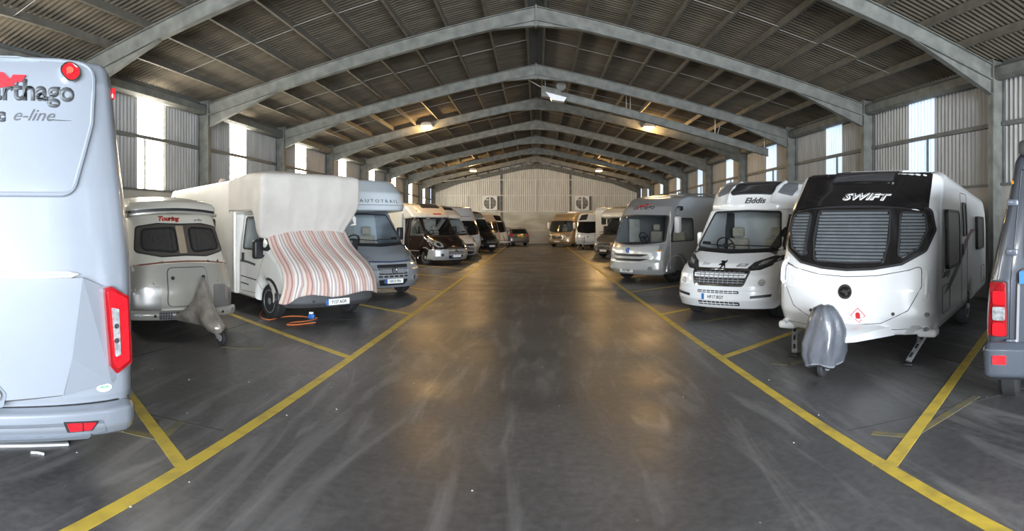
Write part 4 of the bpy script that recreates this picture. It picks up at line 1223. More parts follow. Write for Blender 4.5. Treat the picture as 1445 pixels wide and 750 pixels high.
for s in (-1, 1):
    disc('headlamp', V, bv, s * .93, .86, .065, m_lens, ring_m=m_asil2)
    disc('headlamp', V, bv, s * .84, .78, .06, m_lens, ring_m=m_asil2)
    disc('fog_lamp', V, bvb_, s * .82, .44, .065, m_lens, ring_m=m_asil2)
    patch('turn_lamp', m_amber, V, bv, ell(s * 1.03, .985, .05, .03, 14), FRONT, .015, 0, 0)
    # tall mirror on a bowed arm
    ym = -.62 if s < 0 else -.75
    arm = tube(bmesh.new(), [(s * .98, -.95 + ym, 2.28), (s * 1.12, -.62 + ym, 2.33), (s * 1.22, -.42 + ym, 2.26), (s * 1.24, -.36 + ym, 2.08)], [.05, .05, .045, .04], 10)
    o = obj('mirror_arm', arm, m_asil, V)
    obj('mirror_shell', box(bmesh.new(), s * 1.24 - .10, s * 1.24 + .10, -.47 + ym, -.28 + ym, 1.52, 2.06, .06, 3), m_white, o)
    obj('mirror_cap', box(bmesh.new(), s * 1.12 - .08, s * 1.12 + .08, -.72 + ym, -.56 + ym, 2.24, 2.38, .03), m_black, o)
disc('badge', V, bv, 0, .98, .075, m_plateb, th=.02, ring_m=m_chrome)
plate(V, bvb_, 'BAZ 3880', -.02, .36, w=.55, band=False)
lettering('maker_name', m_logo, V, bv, 'carthago', .20, .10, 2.33, FRONT, .006, sx=1.25, bold=.004)
patch('logo_swoosh', m_logored, V, bv, [(-.28, 2.26), (-.1, 2.36), (-.12, 2.42), (.06, 2.40), (.10, 2.47), (.26, 2.42), (.10, 2.40), (.08, 2.35), (-.1, 2.33)], FRONT, .009, 0, 0)
boxo('dashboard', m_dash, V, -.98, .98, -1.45, -.55, .95, 1.19, .06)
for x in (-.5, .5): seat(V, x, -1.95, m_seat, .85, .72)
steering(V, .48, -1.35, 1.36)
boxo('cab_curtain', m_curtain, V, .80, .90, -1.5, -1.05, 1.2, 1.98, .02)
boxo('cab_curtain', mat('chestnut cupboard', (.22, .09, .05), .5), V, -.05, .05, -2.6, -2.4, .9, 2.0)
boxo('cab_partition', m_curtain, V, -1.0, 1.0, -3.2, -3.1, .5, 2.5)
boxo('inner_floor', m_inner, V, -1.0, 1.0, -3.2, -1.5, .5, .56)
seam('flank_line', m_dash, V, bv, S([(-2.2, 1.02), (-3.4, 1.15), (-5.5, 1.2)]), SIDEM, .025)
window(V, bv, rrect(2.9, 1.35, 3.9, 1.95, .06), SIDEM)
obj('awning_leg', tube(bmesh.new(), [(-1.17, -.72, .42), (-1.17, -.72, 2.2)], .022, 8), m_alloy, V)
al = [proj(bv, SIDEM, 1.05 + .47 * math.cos(t), .34 + .47 * math.sin(t))[0] for t in [math.pi * k / 12 for k in range(13)]]
obj('wheel_arch', tube(bmesh.new(), al, .04, 8), m_asil, V)
for s in (-1, 1):
    wheel(V, s * 1.07, -1.05, .345, .21, m_alloy, 8); wheel(V, s * 1.05, -5.2, .345, .21, m_alloy, 8)
rooflight(V, bv, .35, -2.3, .7, .5); rooflight(V, bv, -.5, -3.6, .9, .9)
obj('roof_rail', tube(bmesh.new(), [proj(bv, TOPD, .75, y, .08)[0] for y in (-1.6, -3, -5)], .03, 8), m_alloy, V)
patch('rooflight_frame', m_alloy, V, bv, rrect(-.55, -1.9, .55, -1.45, .05), TOPD, .03, 0, .15)

# ---- dark grey panel van, back towards us ---------------------------------------
V = veh('camper_van', 'dark blue-grey panel van seen from behind, partly out of the picture', 'van', (4.27, 3.09), 40, 'R')
m_van = paint('dark blue-grey metallic', (.105, .12, .15), .25, .5)
out = [(-.1, .43, .03)] + arch(-1.05, .34, .42, .44) + [(-4.0, .30, 0)] + arch(-4.75, .34, .42, .31) + [(-5.85, .30, .05), (-5.95, .7, .1), (-5.6, 1.1, .2), (-5.0, 1.35, .1), (-4.35, 2.05, .2), (-3.9, 2.38, .2), (-.6, 2.52, .3), (-.16, 2.44, .12), (-.03, 1.3, .2), (-.02, .55, .05)]
def w_(x, y, z):
    t = abs(x) / 1.02
    return (x * (1 - .27 * smooth01((z - .9) / 1.8) * (z > .9)), y - .10 * t ** 4 * smooth01((y + .6) / .5), z)
bm = hull(out, 1.02, .09, 14, .1, w_, .05); bv = tree_of(bm); obj('body', bm, m_van, V)
bo = [(-.1, .40, .03), (-.5, .42, 0), (-.5, .70, .02), (-.0, .76, .04), (.05, .70, .04), (.05, .46, .04)]
bb = hull(bo, 1.035, .08, 12, .1, None, .03); bvb_ = tree_of(bb); obj('bumper', bb, m_van, V)
for s in (-1, 1):
    lp = rpoly([(s * .82, .80), (s * .985, .80), (s * .965, 1.28), (s * .83, 1.28)], .02)
    o = lamp_patch(V, bv, lp, name='tail_lamp', lens=m_redd, th=.03)
    for v, mm in ((1.14, m_red), (1.0, m_lens), (.86, m_red)):
        patch('lamp_cell', mm, o, bv, rrect(s * .89 - .055, v - .06, s * .89 + .055, v + .06, .02), FRONT, .036, 0, 0)
    patch('reflector', m_red, V, bvb_, rrect(s * .88 - .06, .57, s * .88 + .06, .65, .01), FRONT, .008, 0, 0)
    dg = rpoly([(s * .10, 1.50), (s * .64, 1.50), (s * .60, 2.15), (s * .10, 2.15)], .06)
    window(V, bv, dg, FRONT, name='rear_window')
    seam('door_panel', m_seamline, V, bv, rpoly([(s * .08, .62), (s * .74, .62), (s * .72, 1.40), (s * .08, 1.40)], .08), FRONT, .02, closed=True)
    for z in (.75, 1.55, 2.0):
        p, _ = proj(bv, FRONT, s * .78, z)
        obj('door_hinge', box(bmesh.new(), p.x - .05, p.x + .05, p.y - .01, p.y + .03, z - .03, z + .03, .01), m_van, V)
    wheel(V, s * .97, -1.05, .335, .2, m_steelrim, 6); wheel(V, s * .97, -4.75, .335, .2, m_steelrim, 6)
seam('door_gap', m_black, V, bv, [(0, .58), (0, 2.3)], FRONT, .008)
seam('door_gap', m_black, V, bv, [(-.80, .58), (-.79, 1.3), (-.70, 2.3), (.70, 2.3), (.79, 1.3), (.80, .58)], FRONT, .006)
plate(V, bv, ' ', -.45, 1.33, m=m_platey, w=.52)
disc('marker_lamp', V, bv, -.80, 2.2, .02, m_amber, th=.012, n=10)
obj('rear_camera', box(bmesh.new(), .62, .72, -.25, -.1, 2.42, 2.56, .03), m_black, V)

# ================================================================== left row
# ---- large white-silver motorhome, tail towards us -------------------------------
V = veh('motorhome', 'tall pearl-white motorhome seen from behind with red tail lamps, closest to the camera', 'motorhome', (-3.24, 2.35), 36.9, 'L')
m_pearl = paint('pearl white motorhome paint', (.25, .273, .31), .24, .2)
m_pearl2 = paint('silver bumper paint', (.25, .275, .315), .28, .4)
out = [(-.04, .50, .03), (-1.2, .46, 0)] + arch(-2.0, .34, .44, .47) + [(-6.6, .46, .05), (-6.9, .9, .2), (-6.6, 2.2, .3), (-6.0, 2.95, .3), (-.6, 3.04, .3), (-.20, 2.98, .16), (-.10, 2.80, .1), (-.03, 2.05, .25), (.0, 1.45, .2), (.0, .62, .06)]
def w_(x, y, z):
    t = abs(x) / 1.14
    return (x * (1 - .115 * smooth01((z - 1.2) / 1.9)), y - .14 * t ** 5 * smooth01((y + .9) / .8), z)
bm = hull(out, 1.14, .11, 18, .08, w_, .05, capstep=.5); bv = tree_of(bm); obj('body', bm, m_pearl, V)
bo = [(.0, .345, .05), (-.9, .36, 0), (-.9, .555, .02), (-.02, .565, .03), (.045, .53, .04), (.045, .42, .05)]
def w3(x, y, z):
    t = abs(x) / 1.14; return (x, y - .12 * t ** 5, z)
bb = hull(bo, 1.145, .09, 16, .08, w3, .03); bvb_ = tree_of(bb); obj('bumper', bb, m_pearl2, V)
patch('bumper_recess', mat('dark bumper underside', (.10, .11, .13), .45), V, bvb_, rpoly([(-.92, .36), (.92, .36), (.88, .465), (-.88, .465)], .02), FRONT, .004, 0, .15)
patch('bumper_lip', m_pearl2, V, bvb_, rpoly([(-.78, .348), (.78, .348), (.80, .372), (-.80, .372)], .005), FRONT, .02, 0, .2)
seam('bumper_gap', m_black, V, bv, [(-1.1, .572), (-.5, .565), (0, .562), (.5, .565), (1.1, .572)], FRONT, .008)
# raised moulding round the upper back panel
def bead(pts, r, m, name='panel_moulding'): return obj(name, tube(bmesh.new(), [proj(bv, FRONT, u, v, 0)[0] for u, v in pts], r, 10), m, V)
up = rpoly([(-.72, 2.02), (.66, 2.02), (.80, 2.50), (.83, 2.92), (.6, 2.935), (-.6, 2.935), (-.83, 2.92), (-.80, 2.50)], .1, 6)
patch('upper_panel', m_pearl, V, bv, up, FRONT, .028, 0, .12)
fine = []
for a, b in zip(up, up[1:] + up[:1]):
    n = max(1, int(math.dist(a, b) / .1)); fine += [(a[0] + (b[0] - a[0]) * k / n, a[1] + (b[1] - a[1]) * k / n) for k in range(n)]
obj('panel_moulding', tube(bmesh.new(), [proj(bv, FRONT, u, v, .012)[0] for u, v in grow(fine, .012)], .022, 8, closed=True), m_pearl, V)
patch('top_recess', mat('grey top recess', (.30, .34, .36), .35), V, bv, rpoly([(-.70, 2.94), (.52, 2.925), (.30, 2.965), (-.70, 2.985)], .01), FRONT, .034, 0, .12)
for s in (-1, 1):
    o = disc('marker_lamp', V, bv, s * .67, 2.855, .062, m_red, th=.045, n=24, ring_m=m_chrome)
    patch('lamp_core', mat('bright red lamp core', (.85, .10, .06), .15, coat=.8), o, bv, ell(s * .665, 2.86, .026, n=14), FRONT, .055, 0, 0)
    p, _ = proj(bv, FRONT, s * .985, 2.76)
    obj('side_marker', box(bmesh.new(), s * -1 * 1.015 - .015, s * -1 * 1.015 + .015, -.32, -.26, 2.72, 2.80, .008), m_red, V)
    # sculpted lamp pod: the facet beside the lamp falls away inwards
    pod = [(s * .73, 1.44, .06), (s * .885, 1.375, .012), (s * 1.07, 1.32, .012), (s * 1.11, .80, .012), (s * .95, .70, .012), (s * .60, .66, .055), (s * .66, .90, .06), (s * .925, .80, .012)]
    b = bmesh.new(); vv = [b.verts.new(proj(bv, FRONT, u, v, h)[0]) for u, v, h in pod]
    for f in ((0, 1, 7, 6), (1, 2, 3, 7), (7, 3, 4), (6, 7, 4, 5)):
        b.faces.new([vv[i] for i in f])
    obj('lamp_pod', b, m_pearl, V, False)
    lp = rpoly([(s * .885, 1.36), (s * .93, 1.375), (s * 1.06, 1.295), (s * 1.085, .83), (s * .975, .765), (s * .93, .82)], .02)
    o = patch('tail_lamp', m_redd, V, bv, lp, FRONT, .05, 0, .12)
    patch('lamp_glass', m_red, o, bv, rpoly([(s * .91, 1.34), (s * .935, 1.35), (s * 1.045, 1.28), (s * 1.065, .85), (s * .98, .80), (s * .95, .845)], .02), FRONT, .057, 0, .12)
    patch('reverse_lamp', m_lens, o, bv, rpoly([(s * .93, 1.23), (s * .985, 1.215), (s * 1.0, .90), (s * .96, .885)], .01), FRONT, .063, 0, .12)
    for v in (1.1, 1.0): disc('lamp_bulb', o, bv, s * .965, v, .018, m_lensd, th=.067, n=12)
    bl = rpoly([(s * .60, .475), (s * .85, .465), (s * .80, .405), (s * .63, .405)], .008)
    o = patch('bumper_lamp', m_black, V, bvb_, bl, FRONT, .012, 0, .1)
    patch('lamp_lens', m_red, o, bvb_, rpoly([(s * .625, .467), (s * .73, .464), (s * .73, .415), (s * .645, .415)], .005), FRONT, .02, 0, 0)
    patch('lamp_lens', m_red, o, bvb_, rpoly([(s * .742, .463), (s * .83, .459), (s * .79, .415), (s * .742, .415)], .005), FRONT, .02, 0, 0)
    wheel(V, s * 1.05, -2.0, .345, .21, m_alloy, 8)
    obj('side_marker', box(bmesh.new(), -s * 1.13 - .012, -s * 1.13 + .012, -.42, -.30, .62, .74, .006), m_amber, V)
LG = (-.1, 2.715)
T1 = lettering('maker_name', m_logo, V, bv, 'carthago', .20, .36, 2.695, FRONT, .034, sx=.95, bold=.006)
patch('logo_swoosh', m_logored, V, bv, [(-.10, 2.655), (.05, 2.69), (.18, 2.73), (.28, 2.745), (.275, 2.765), (.33, 2.775), (.36, 2.815), (.27, 2.815), (.25, 2.79), (.20, 2.835), (.10, 2.83), (.05, 2.79), (-.02, 2.74)], FRONT, .038, 0, 0)
lettering('model_letter', m_logo, V, bv, 'c', .12, .185, 2.53, FRONT, .034, bold=.008, sx=1.1)
lettering('model_script', m_logo, V, bv, 'e-line', .115, .40, 2.545, FRONT, .034, shear=.45, sx=1.12)
patch('script_tail', m_logo, V, bv, [(.50, 2.512), (.60, 2.508), (.67, 2.512), (.60, 2.514), (.50, 2.52)], FRONT, .034, 0, 0)
o = patch('handle_strip', m_chrome, V, bv, rpoly([(-.70, 1.44), (.66, 1.44), (.73, 1.462), (.64, 1.482), (-.70, 1.482)], .008), FRONT, .022, 0, .2)
patch('strip_groove', m_greytrim, o, bv, rpoly([(-.66, 1.452), (.62, 1.452), (.66, 1.462), (.62, 1.468), (-.66, 1.468)], .004), FRONT, .026, 0, .2)
patch('hatch_panel', m_pearl, V, bv, [(-.73, 1.44), (.73, 1.44), (.66, .90), (.60, .66), (0, .62), (-.60, .66), (-.66, .90)], FRONT, .06, 0, .15)
seam('hatch_gap', m_seamline, V, bv, [(-.72, 1.42), (-.66, .85), (-.55, .645), (0, .60), (.55, .645), (.60, .65)], FRONT, .012)
o = patch('plate_recess', m_pearl2, V, bv, rpoly([(-.40, .60), (.20, .60), (.22, .68), (.15, .76), (-.36, .76)], .03), FRONT, .068, 0, .12)
disc('reverse_lamp', V, bv,   .145, .675, .036, m_lens, th=.08, n=16, ring_m=m_chrome)
patch('sticker', m_plate, V, bv, ell(.90, .67, .055, .028, 18), FRONT, .004, 0, 0)
patch('sticker_print', mat('green sticker print', (.12, .38, .20), .5), V, bv, rpoly([(.86, .668), (.88, .687), (.90, .675), (.92, .687), (.94, .668)], .004), FRONT, .006, 0, 0)
rooflight(V, bv, 0, -2, .7, .6)
# white batten left on the floor under its tail
tag(obj('batten', box(bmesh.new(), -.45, .45, -.035, .035, 0, .02, .004), mat('bare metal strip', (.6, .61, .62), .4, .3), None), 'pale metal strip lying on the floor below the pearl-white motorhome', 'strip')
o = bpy.data.objects['batten']; o.location = (-3.72, 3.10, .0); o.rotation_euler = (0, 0, math.radians(52))
tag(obj('paper_scrap', loftring(bmesh.new(), [[Vector((x, y, 0)), Vector((x, y + .02, 0)), Vector((x, y + .02, .012)), Vector((x, y, .012))] for x, y in ((-.05, 0), (0, .012), (.06, .0))]), m_plate, None), 'small torn white scrap on the floor near the metal strip', 'scrap')
o = bpy.data.objects['paper_scrap']; o.location = (-3.47, 3.13, 0); o.rotation_euler = (0, 0, .5)

# ---- small vintage-style touring caravan ------------------------------------------
V = veh('caravan', 'small rounded cream and silver touring caravan with two front windows and a covered drawbar', 'caravan', (-5.25, 8.0), 31, 'L')
m_ecream = paint('cream caravan enamel', (.70, .66, .57), .32)
m_ebeige = paint('silver beige caravan paint', (.46, .44, .385), .3, .3)
m_egrey = paint('metallic grey panel', (.31, .30, .285), .3, .5)
out = [(-.10, .27, .05)] + arch(-2.3, .30, .36, .29) + [(-4.2, .30, .1), (-4.45, .8, .3), (-4.3, 1.7, .5), (-3.9, 2.02, .2), (-.7, 2.05, .2), (-.42, 1.96, .1), (-.10, 1.20, .2), (.0, .75, .3), (.0, .45, .1)]
def w_(x, y, z):
    t = abs(x) / .99; k = smooth01((y + 1.2) / 1.0)
    return (x * (1 - .20 * max(0, z - .75) / 1.3), y - (.16 * t ** 1.4 + .16 * t ** 4) * k, z)
bm = hull(out, .99, .14, 18, .08, w_, .05); bv = tree_of(bm); obj('body', bm, m_ecream, V)
# pop-up roof
ro = [(-.46, 2.05, .05), (-4.0, 2.05, .05), (-3.95, 2.20, .1), (-3.6, 2.26, .2), (-1.2, 2.29, .3), (-.55, 2.20, .12)]
def wr(x, y, z):
    t = abs(x) / .8; k = smooth01((y + 1.2) / 1.0); return (x, y - .20 * t ** 2 * k, z - .05 * t ** 2)
obj('roof_cap', hull(ro, .84, .10, 14, .1, wr, .04), m_ecream, V)
obj('roof_gutter', hull([(-.43, 1.985, .01), (-4.0, 1.985, .01), (-4.0, 2.03, .01), (-.43, 2.03, .01)], .83, .05, 14, .12, wr, .01), m_ebeige, V)
obj('roof_seal', hull([(-.48, 2.03, .0), (-4.0, 2.03, 0), (-4.0, 2.075, .0), (-.48, 2.075, .0)], .81, .05, 14, .12, wr, .0), m_seal, V)
# lower body in silver beige with grey scallops
low = rpoly([(-.97, .42), (-.93, .9), (-.88, 1.13), (0, 1.19), (.88, 1.13), (.93, .9), (.97, .42), (0, .36)], .03)
patch('lower_panel', m_ebeige, V, bv, low, FRONT, .006, 0, .08)
seam('waist_trim', mat('rust brown waist line', (.30, .12, .08), .5), V, bv, [(-.95, 1.13), (-.4, 1.19), (0, 1.205), (.4, 1.19), (.95, 1.13)], FRONT, .014)
for u in (-.42, .40, .62):
    disc('trim_stud', V, bv, u, 1.19, .018, m_chrome, th=.02, n=10)
for s in (-1, 1):
    patch('side_scallop', m_egrey, V, bv, rpoly([(s * .92, .42), (s * .90, .70), (s * .72, .80), (s * .46, .82), (s * .46, .40)], .06), FRONT, .010, 0, .08)
# windows: one dark belt, two panes
belt = rpoly([(-.78, 1.36), (-.40, 1.29), (0, 1.31), (.40, 1.29), (.78, 1.36), (.71, 1.75), (.40, 1.80), (0, 1.79), (-.40, 1.80), (-.71, 1.75)], .05)
B_ = patch('front_window', mat('bronze window belt', (.10, .085, .07), .35), V, bv, belt, FRONT, .012, 0, .08)
ring('window_frame', m_seal, B_, bv, belt, .02, FRONT, .02, .08)
m_esm = glass_mat('smoked caravan pane', (.05, .045, .04), .35)
m_net = mat('grey net curtain', (.30, .285, .26), .8, var=.2, scale=14, stretch=(8, 1, 1))
for s in (-1, 1):
    pl = rpoly([(s * .14, 1.36), (s * .68, 1.40), (s * .63, 1.70), (s * .14, 1.73)], .07)
    b = project_bm(poly_bm(pl), bv, FRONT, 0, .016, .05, False)
    for v in b.verts: v.co.y += .006 * math.sin(v.co.x * 55)
    obj('net_curtain', b, m_net, B_)
    patch('pane', m_esm, B_, bv, pl, FRONT, .034, 0, .08)
    ring('pane_frame', m_black, B_, bv, pl, .028, FRONT, .042, .08)
patch('centre_pillar', mat('tan pillar', (.40, .32, .23), .45), V, bv, rpoly([(-.10, 1.33), (.03, 1.33), (.03, 1.775), (-.10, 1.775)], .01), FRONT, .018, 0, .08)
lettering('model_script', m_wordred, V, bv, 'Touring', .10, -.20, 1.885, FRONT, .006, shear=.35, sx=1.1, bold=.006)
lettering('maker_script', m_logo, V, bv, 'eriba', .06, .36, 1.875, FRONT, .006, shear=.4, sx=1.4)
# front locker lid
lid = rpoly([(-.36, .50), (.36, .50), (.34, 1.10), (-.34, 1.10)], .09)
L_ = patch('locker_lid', m_ebeige, V, bv, lid, FRONT, .022, 0, .08)
ring('lid_seal', m_seal, L_, bv, lid, .012, FRONT, .012, .08)
for u in (-.27, .27): disc('lid_lock', L_, bv, u, .94, .03, m_black, th=.035, n=12)
# bumper with lamps, perforated step plate
def wb(x, y, z):
    t = abs(x) / .99; return (x, y - (.14 * t ** 2 + .14 * t ** 6), z)
bb = hull([(-.20, .30, .03), (-.30, .42, .02), (.05, .44, .03), (.08, .38, .03), (.04, .29, .04)], .99, .08, 16, .08, wb, .03); bvb_ = tree_of(bb)
obj('bumper', bb, m_ebeige, V)
for s in (-1, 1):
    patch('marker_lamp', m_lens, V, bvb_, ell(s * .84, .375, .06, .025, 16), FRONT, .012, 0, 0)
    disc('bumper_bolt', V, bvb_, s * .60, .365, .022, m_black, th=.01, n=10)
st = patch('step_plate', m_alloy, V, bvb_, rrect(-.54, .30, -.05, .43, .01), FRONT, .015, 0, .1)
for i in range(11):
    for j in range(3): disc('tread_hole', st, bvb_, -.51 + i * .043, .33 + j * .036, .011, m_black, th=.018, n=6)
# covered drawbar and jockey wheel
m_cov = mat('silver drawbar cover', (.40, .36, .31), .3, .45, var=.2, scale=7, bump=.4, bscale=10)
rings = []
for y, hw_, z0, z1, cx in ((-.02, .36, .26, .44, .0), (.15, .30, .24, .50, -.02), (.30, .22, .22, .70, -.06), (.38, .14, .22, .99, -.05), (.44, .13, .21, .93, -.05), (.55, .14, .20, .66, -.06), (.70, .15, .17, .47, -.07), (.84, .12, .16, .38, -.08), (.90, .05, .20, .32, -.08)):
    r_ = []
    for k in range(24):
        a = 2 * math.pi * k / 24; sh = 1 - .45 * (math.sin(a) > 0) * abs(math.sin(a)) ** 1.0
        wv = 1 + .07 * math.sin(6 * a + y * 9)
        r_.append(Vector((cx + hw_ * sh * wv * math.cos(a), y, (z0 + z1) / 2 + (z1 - z0) / 2 * math.sin(a))))
    rings.append(r_)
obj('drawbar_cover', loftring(bmesh.new(), rings), m_cov, V, True, 50)
jw = obj('jockey_wheel', lathe(bmesh.new(), [(.05, -.03), (.10, -.035), (.115, -.02), (.115, .02), (.10, .035), (.05, .03)], 20, 'x', (-.12, .86, .115)), m_rubber, V)
obj('wheel_hub', lathe(bmesh.new(), [(.05, -.04), (.05, .04)], 14, 'x', (-.12, .86, .115)), m_greytrim, jw)
obj('jockey_fork', bar(bmesh.new(), (-.06, .86, .115), (-.05, .74, .24), .02, .05), m_zinc, jw)
for s in (-1, 1): wheel(V, s * .93, -2.3, .30, .18, m_alloy, 5)

# ---- older white coachbuilt motorhome under covers -----------------------------------
V = veh('motorhome', 'older white coachbuilt motorhome half hidden under a beige cover and a striped sheet', 'motorhome', (-3.60, 10.50), 36, 'L')
m_owhite = paint('older white paint', (.76, .74, .69), .35)
out = [(-.06, .30, .03)] + arch(-.92, .335, .41, .30) + [(-2.5, .34, 0), (-2.5, 2.1, 0), (-1.7, 2.14, .1), (-1.38, 2.04, .12), (-.78, 1.36, .1), (-.30, 1.12, .2), (-.08, .90, .08), (.0, .66, .05), (.0, .42, .06)]
bm = hull(out, 1.0, .09, 14, .1, cab_warp(1.0, .22), .05); bv = tree_of(bm)
S = lambda pts: pts
sw = rpoly([(-2.0, 1.32), (-1.30, 1.32), (-1.42, 1.93), (-2.0, 1.93)], .05)
cut_opening(bm, sw, SIDEP)
patch('cab_window', m_winds, V, bv, sw, SIDEP, .003, 0, .15, skirt=False); ring('window_seal', m_seal, V, bv, sw, .035, SIDEP, .008, .15)
ql = rpoly([(-1.24, 1.32), (-.95, 1.30), (-1.36, 1.86)], .03)
patch('quarter_light', m_glass, V, bv, ql, SIDEP, .008, 0, .15); ring('quarter_seal', m_seal, V, bv, ql, .02, SIDEP, .012, .15)
scr = rpoly([(-.85, 1.42), (0, 1.38), (.85, 1.42), (.70, 1.98), (-.70, 1.98)], .05)
patch('windscreen', m_glass, V, bv, scr, FRONT, .006, 0, .15)
obj('cab', bm, m_owhite, V)
bo = [(-.08, .27, .04), (-.48, .28, 0), (-.42, .60, .03), (-.02, .62, .03), (.04, .54, .05), (.04, .36, .05)]
bb = hull(bo, 1.0, .09, 14, .1, cab_warp(1.0, .22), .04); bvb_ = tree_of(bb); obj('bumper', bb, m_rubberg, V)
plate(V, bvb_, 'Y127 AOR', -.06, .375, w=.52)
disc('tow_cover', V, bvb_, -.55, .40, .025, m_black, th=.01, n=10)
seam('door_seam', m_seamline, V, bv, [(-1.02, 1.30), (-1.22, 1.0), (-1.34, .75), (-1.36, .44), (-2.12, .44), (-2.12, 2.0), (-1.42, 1.99), (-1.36, 1.9)], SIDEP, .006)
patch('door_handle', m_black, V, bv, rrect(-2.05, 1.06, -1.95, 1.22, .02), SIDEP, .02, 0, 0)
seam('decal_line', m_logo, V, bv, [(-1.45, 1.0), (-1.8, 1.04), (-2.12, 1.05)], SIDEP, .024)
seam('rub_strip', m_logo, V, bv, [(-1.40, .70), (-2.12, .74)], SIDEP, .012)
seam('rub_strip', m_logo, V, bv, [(-1.75, .58), (-2.12, .60)], SIDEP, .014)
al = [proj(bv, SIDEP, -.92 + .43 * math.cos(t), .335 + .43 * math.sin(t))[0] for t in [math.pi * k / 12 for k in range(13)]]
obj('wheel_arch', tube(bmesh.new(), al, .03, 6), m_black, V)
mirror(V, 1, 1.03, -1.08, 1.14, m_black, h=.36, w=.2, arm=.2)
mirror(V, -1, 1.03, -1.08, 1.14, m_black, h=.36, w=.2, arm=.2)
for s in (-1, 1):
    wheel(V, s * .97, -.92, .335, .21, m_steelrim, 6); wheel(V, s * 1.0, -4.9, .335, .21, m_steelrim, 6)
out = [(-2.2, .36, .02)] + arch(-4.9, .34, .42, .38) + [(-6.2, .40, .05), (-6.3, .7, .1), (-6.3, 2.55, .15), (-6.1, 2.70, .1), (-1.3, 2.76, .2), (-.95, 2.66, .15), (-.88, 2.35, .12), (-1.05, 2.08, .08), (-2.2, 2.02, .05)]
bm = hull(out, 1.12, .07, 12, .12, lambda x, y, z: (x, y - .08 * (abs(x) / 1.12) ** 3 * smooth01((y + 2.4) / 1.0), z), .04); bvh_ = tree_of(bm)
obj('body', bm, m_owhite, V)
obj('body_edge', tube(bmesh.new(), [(1.10, -2.18, .4), (1.11, -2.18, 1.2), (1.11, -2.18, 2.05)], .035, 8), m_owhite, V)
for s in (-1,): pass
window(V, bvh_, rrect(-4.2, 1.3, -3.2, 1.9, .06), SIDEP)
disc('roof_marker', V, bvh_, -5.9, 2.5, .035, m_black, SIDEP, n=12)
obj('roof_vent', lathe(bmesh.new(), [(.10, 2.70), (.10, 2.80), (.06, 2.86)], 14, 'z', (.75, -3.6, .0)), mat('pink faded vent', (.62, .47, .42), .6), V)
for x in (-.45, .45): seat(V, x, -1.95, m_seatg)
obj('dashboard', box(bmesh.new(), -.85, .85, -1.3, -.85, .85, 1.25, .05), m_dash, V)

# beige cover over the front of its overcab
CV = veh('overcab_cover', 'beige fabric cover draped over the overcab of the older white motorhome', 'cover', (-3.60, 10.50), 36, 'L')
pc = rpoly([(1.16, -2.45), (1.16, -.87, .10), (.6, -.80, .4), (-.6, -.80, .4), (-1.16, -.87, .10), (-1.16, -2.30)], .1, 6)
path = []
for a, b in zip(pc, pc[1:]):
    n = max(1, int(math.dist(a, b) / .06)); path += [(a[0] + (b[0] - a[0]) * k / n, a[1] + (b[1] - a[1]) * k / n) for k in range(n)]
path.append(pc[-1])
b = bmesh.new(); cols = []
for i, (x, y) in enumerate(path):
    side_w = smooth01((abs(x) - 1.02) / .14) * smooth01((-.93 - y) / .35)
    front = 1 - side_w
    zb = 2.08 * side_w + front * (1.50 + .07 * (x / 1.1) ** 2 - .03 * x)
    top = 2.80 + .03 * math.sin(3 * y) * side_w
    col = []
    inn = Vector((0, -1.75))
    for f in (.0, .45, .75, .90):
        q = inn.lerp(Vector((x, y)), f)
        hump = .075 * math.exp(-((q.x - .35) ** 2 / .12 + (q.y + 1.55) ** 2 / .12)) + .035 * math.exp(-((q.x + .5) ** 2 / .10 + (q.y + 1.5) ** 2 / .12))
        col.append((q.x, q.y, top + .015 - .05 * f ** 6 + hump))
    col.append((x * .985, y - .02 if abs(x) < 1 else y, top - .06))
    nr = 16
    for k in range(nr + 1):
        t = k / nr; z = (top - .13) + (zb - top + .13) * t
        tuck = front * (.16 * smooth01((2.35 - z) / .75)); pinch = 1 - front * (.06 if x > 0 else .36) * max(0.0, (2.16 - z) / .7) ** 1.2
        wv = cloth_folds(x * 2.2 + y * 2.0, .018) * t
        nx, ny = (math.copysign(1, x) * side_w, front)
        col.append((x * pinch + nx * wv, y - tuck + ny * wv, z + .012 * math.sin(9 * x + 4 * y) * (k == nr)))
    cols.append([b.verts.new(p) for p in col])
for A, B in zip(cols, cols[1:]):
    for k in range(len(A) - 1): b.faces.new((A[k], A[k + 1], B[k + 1], B[k]))
bmesh.ops.remove_doubles(b, verts=b.verts, dist=.001)
m_beige = mat('beige cover fabric', (.56, .525, .48), .85, var=.05, scale=3, bump=.18, bscale=16)
o = obj('fabric', b, m_beige, CV, True, 70)
md = o.modifiers.new('thickness', 'SOLIDIFY'); md.thickness = .008; md.offset = 0
obj('tie_strap', tube(bmesh.new(), [(-1.02, -1.06, 2.05), (-1.10, -1.0, 1.92), (-1.08, -.95, 1.80), (-1.0, -1.0, 1.78)], [.03, .045, .03, .01], 6), m_beige, CV)

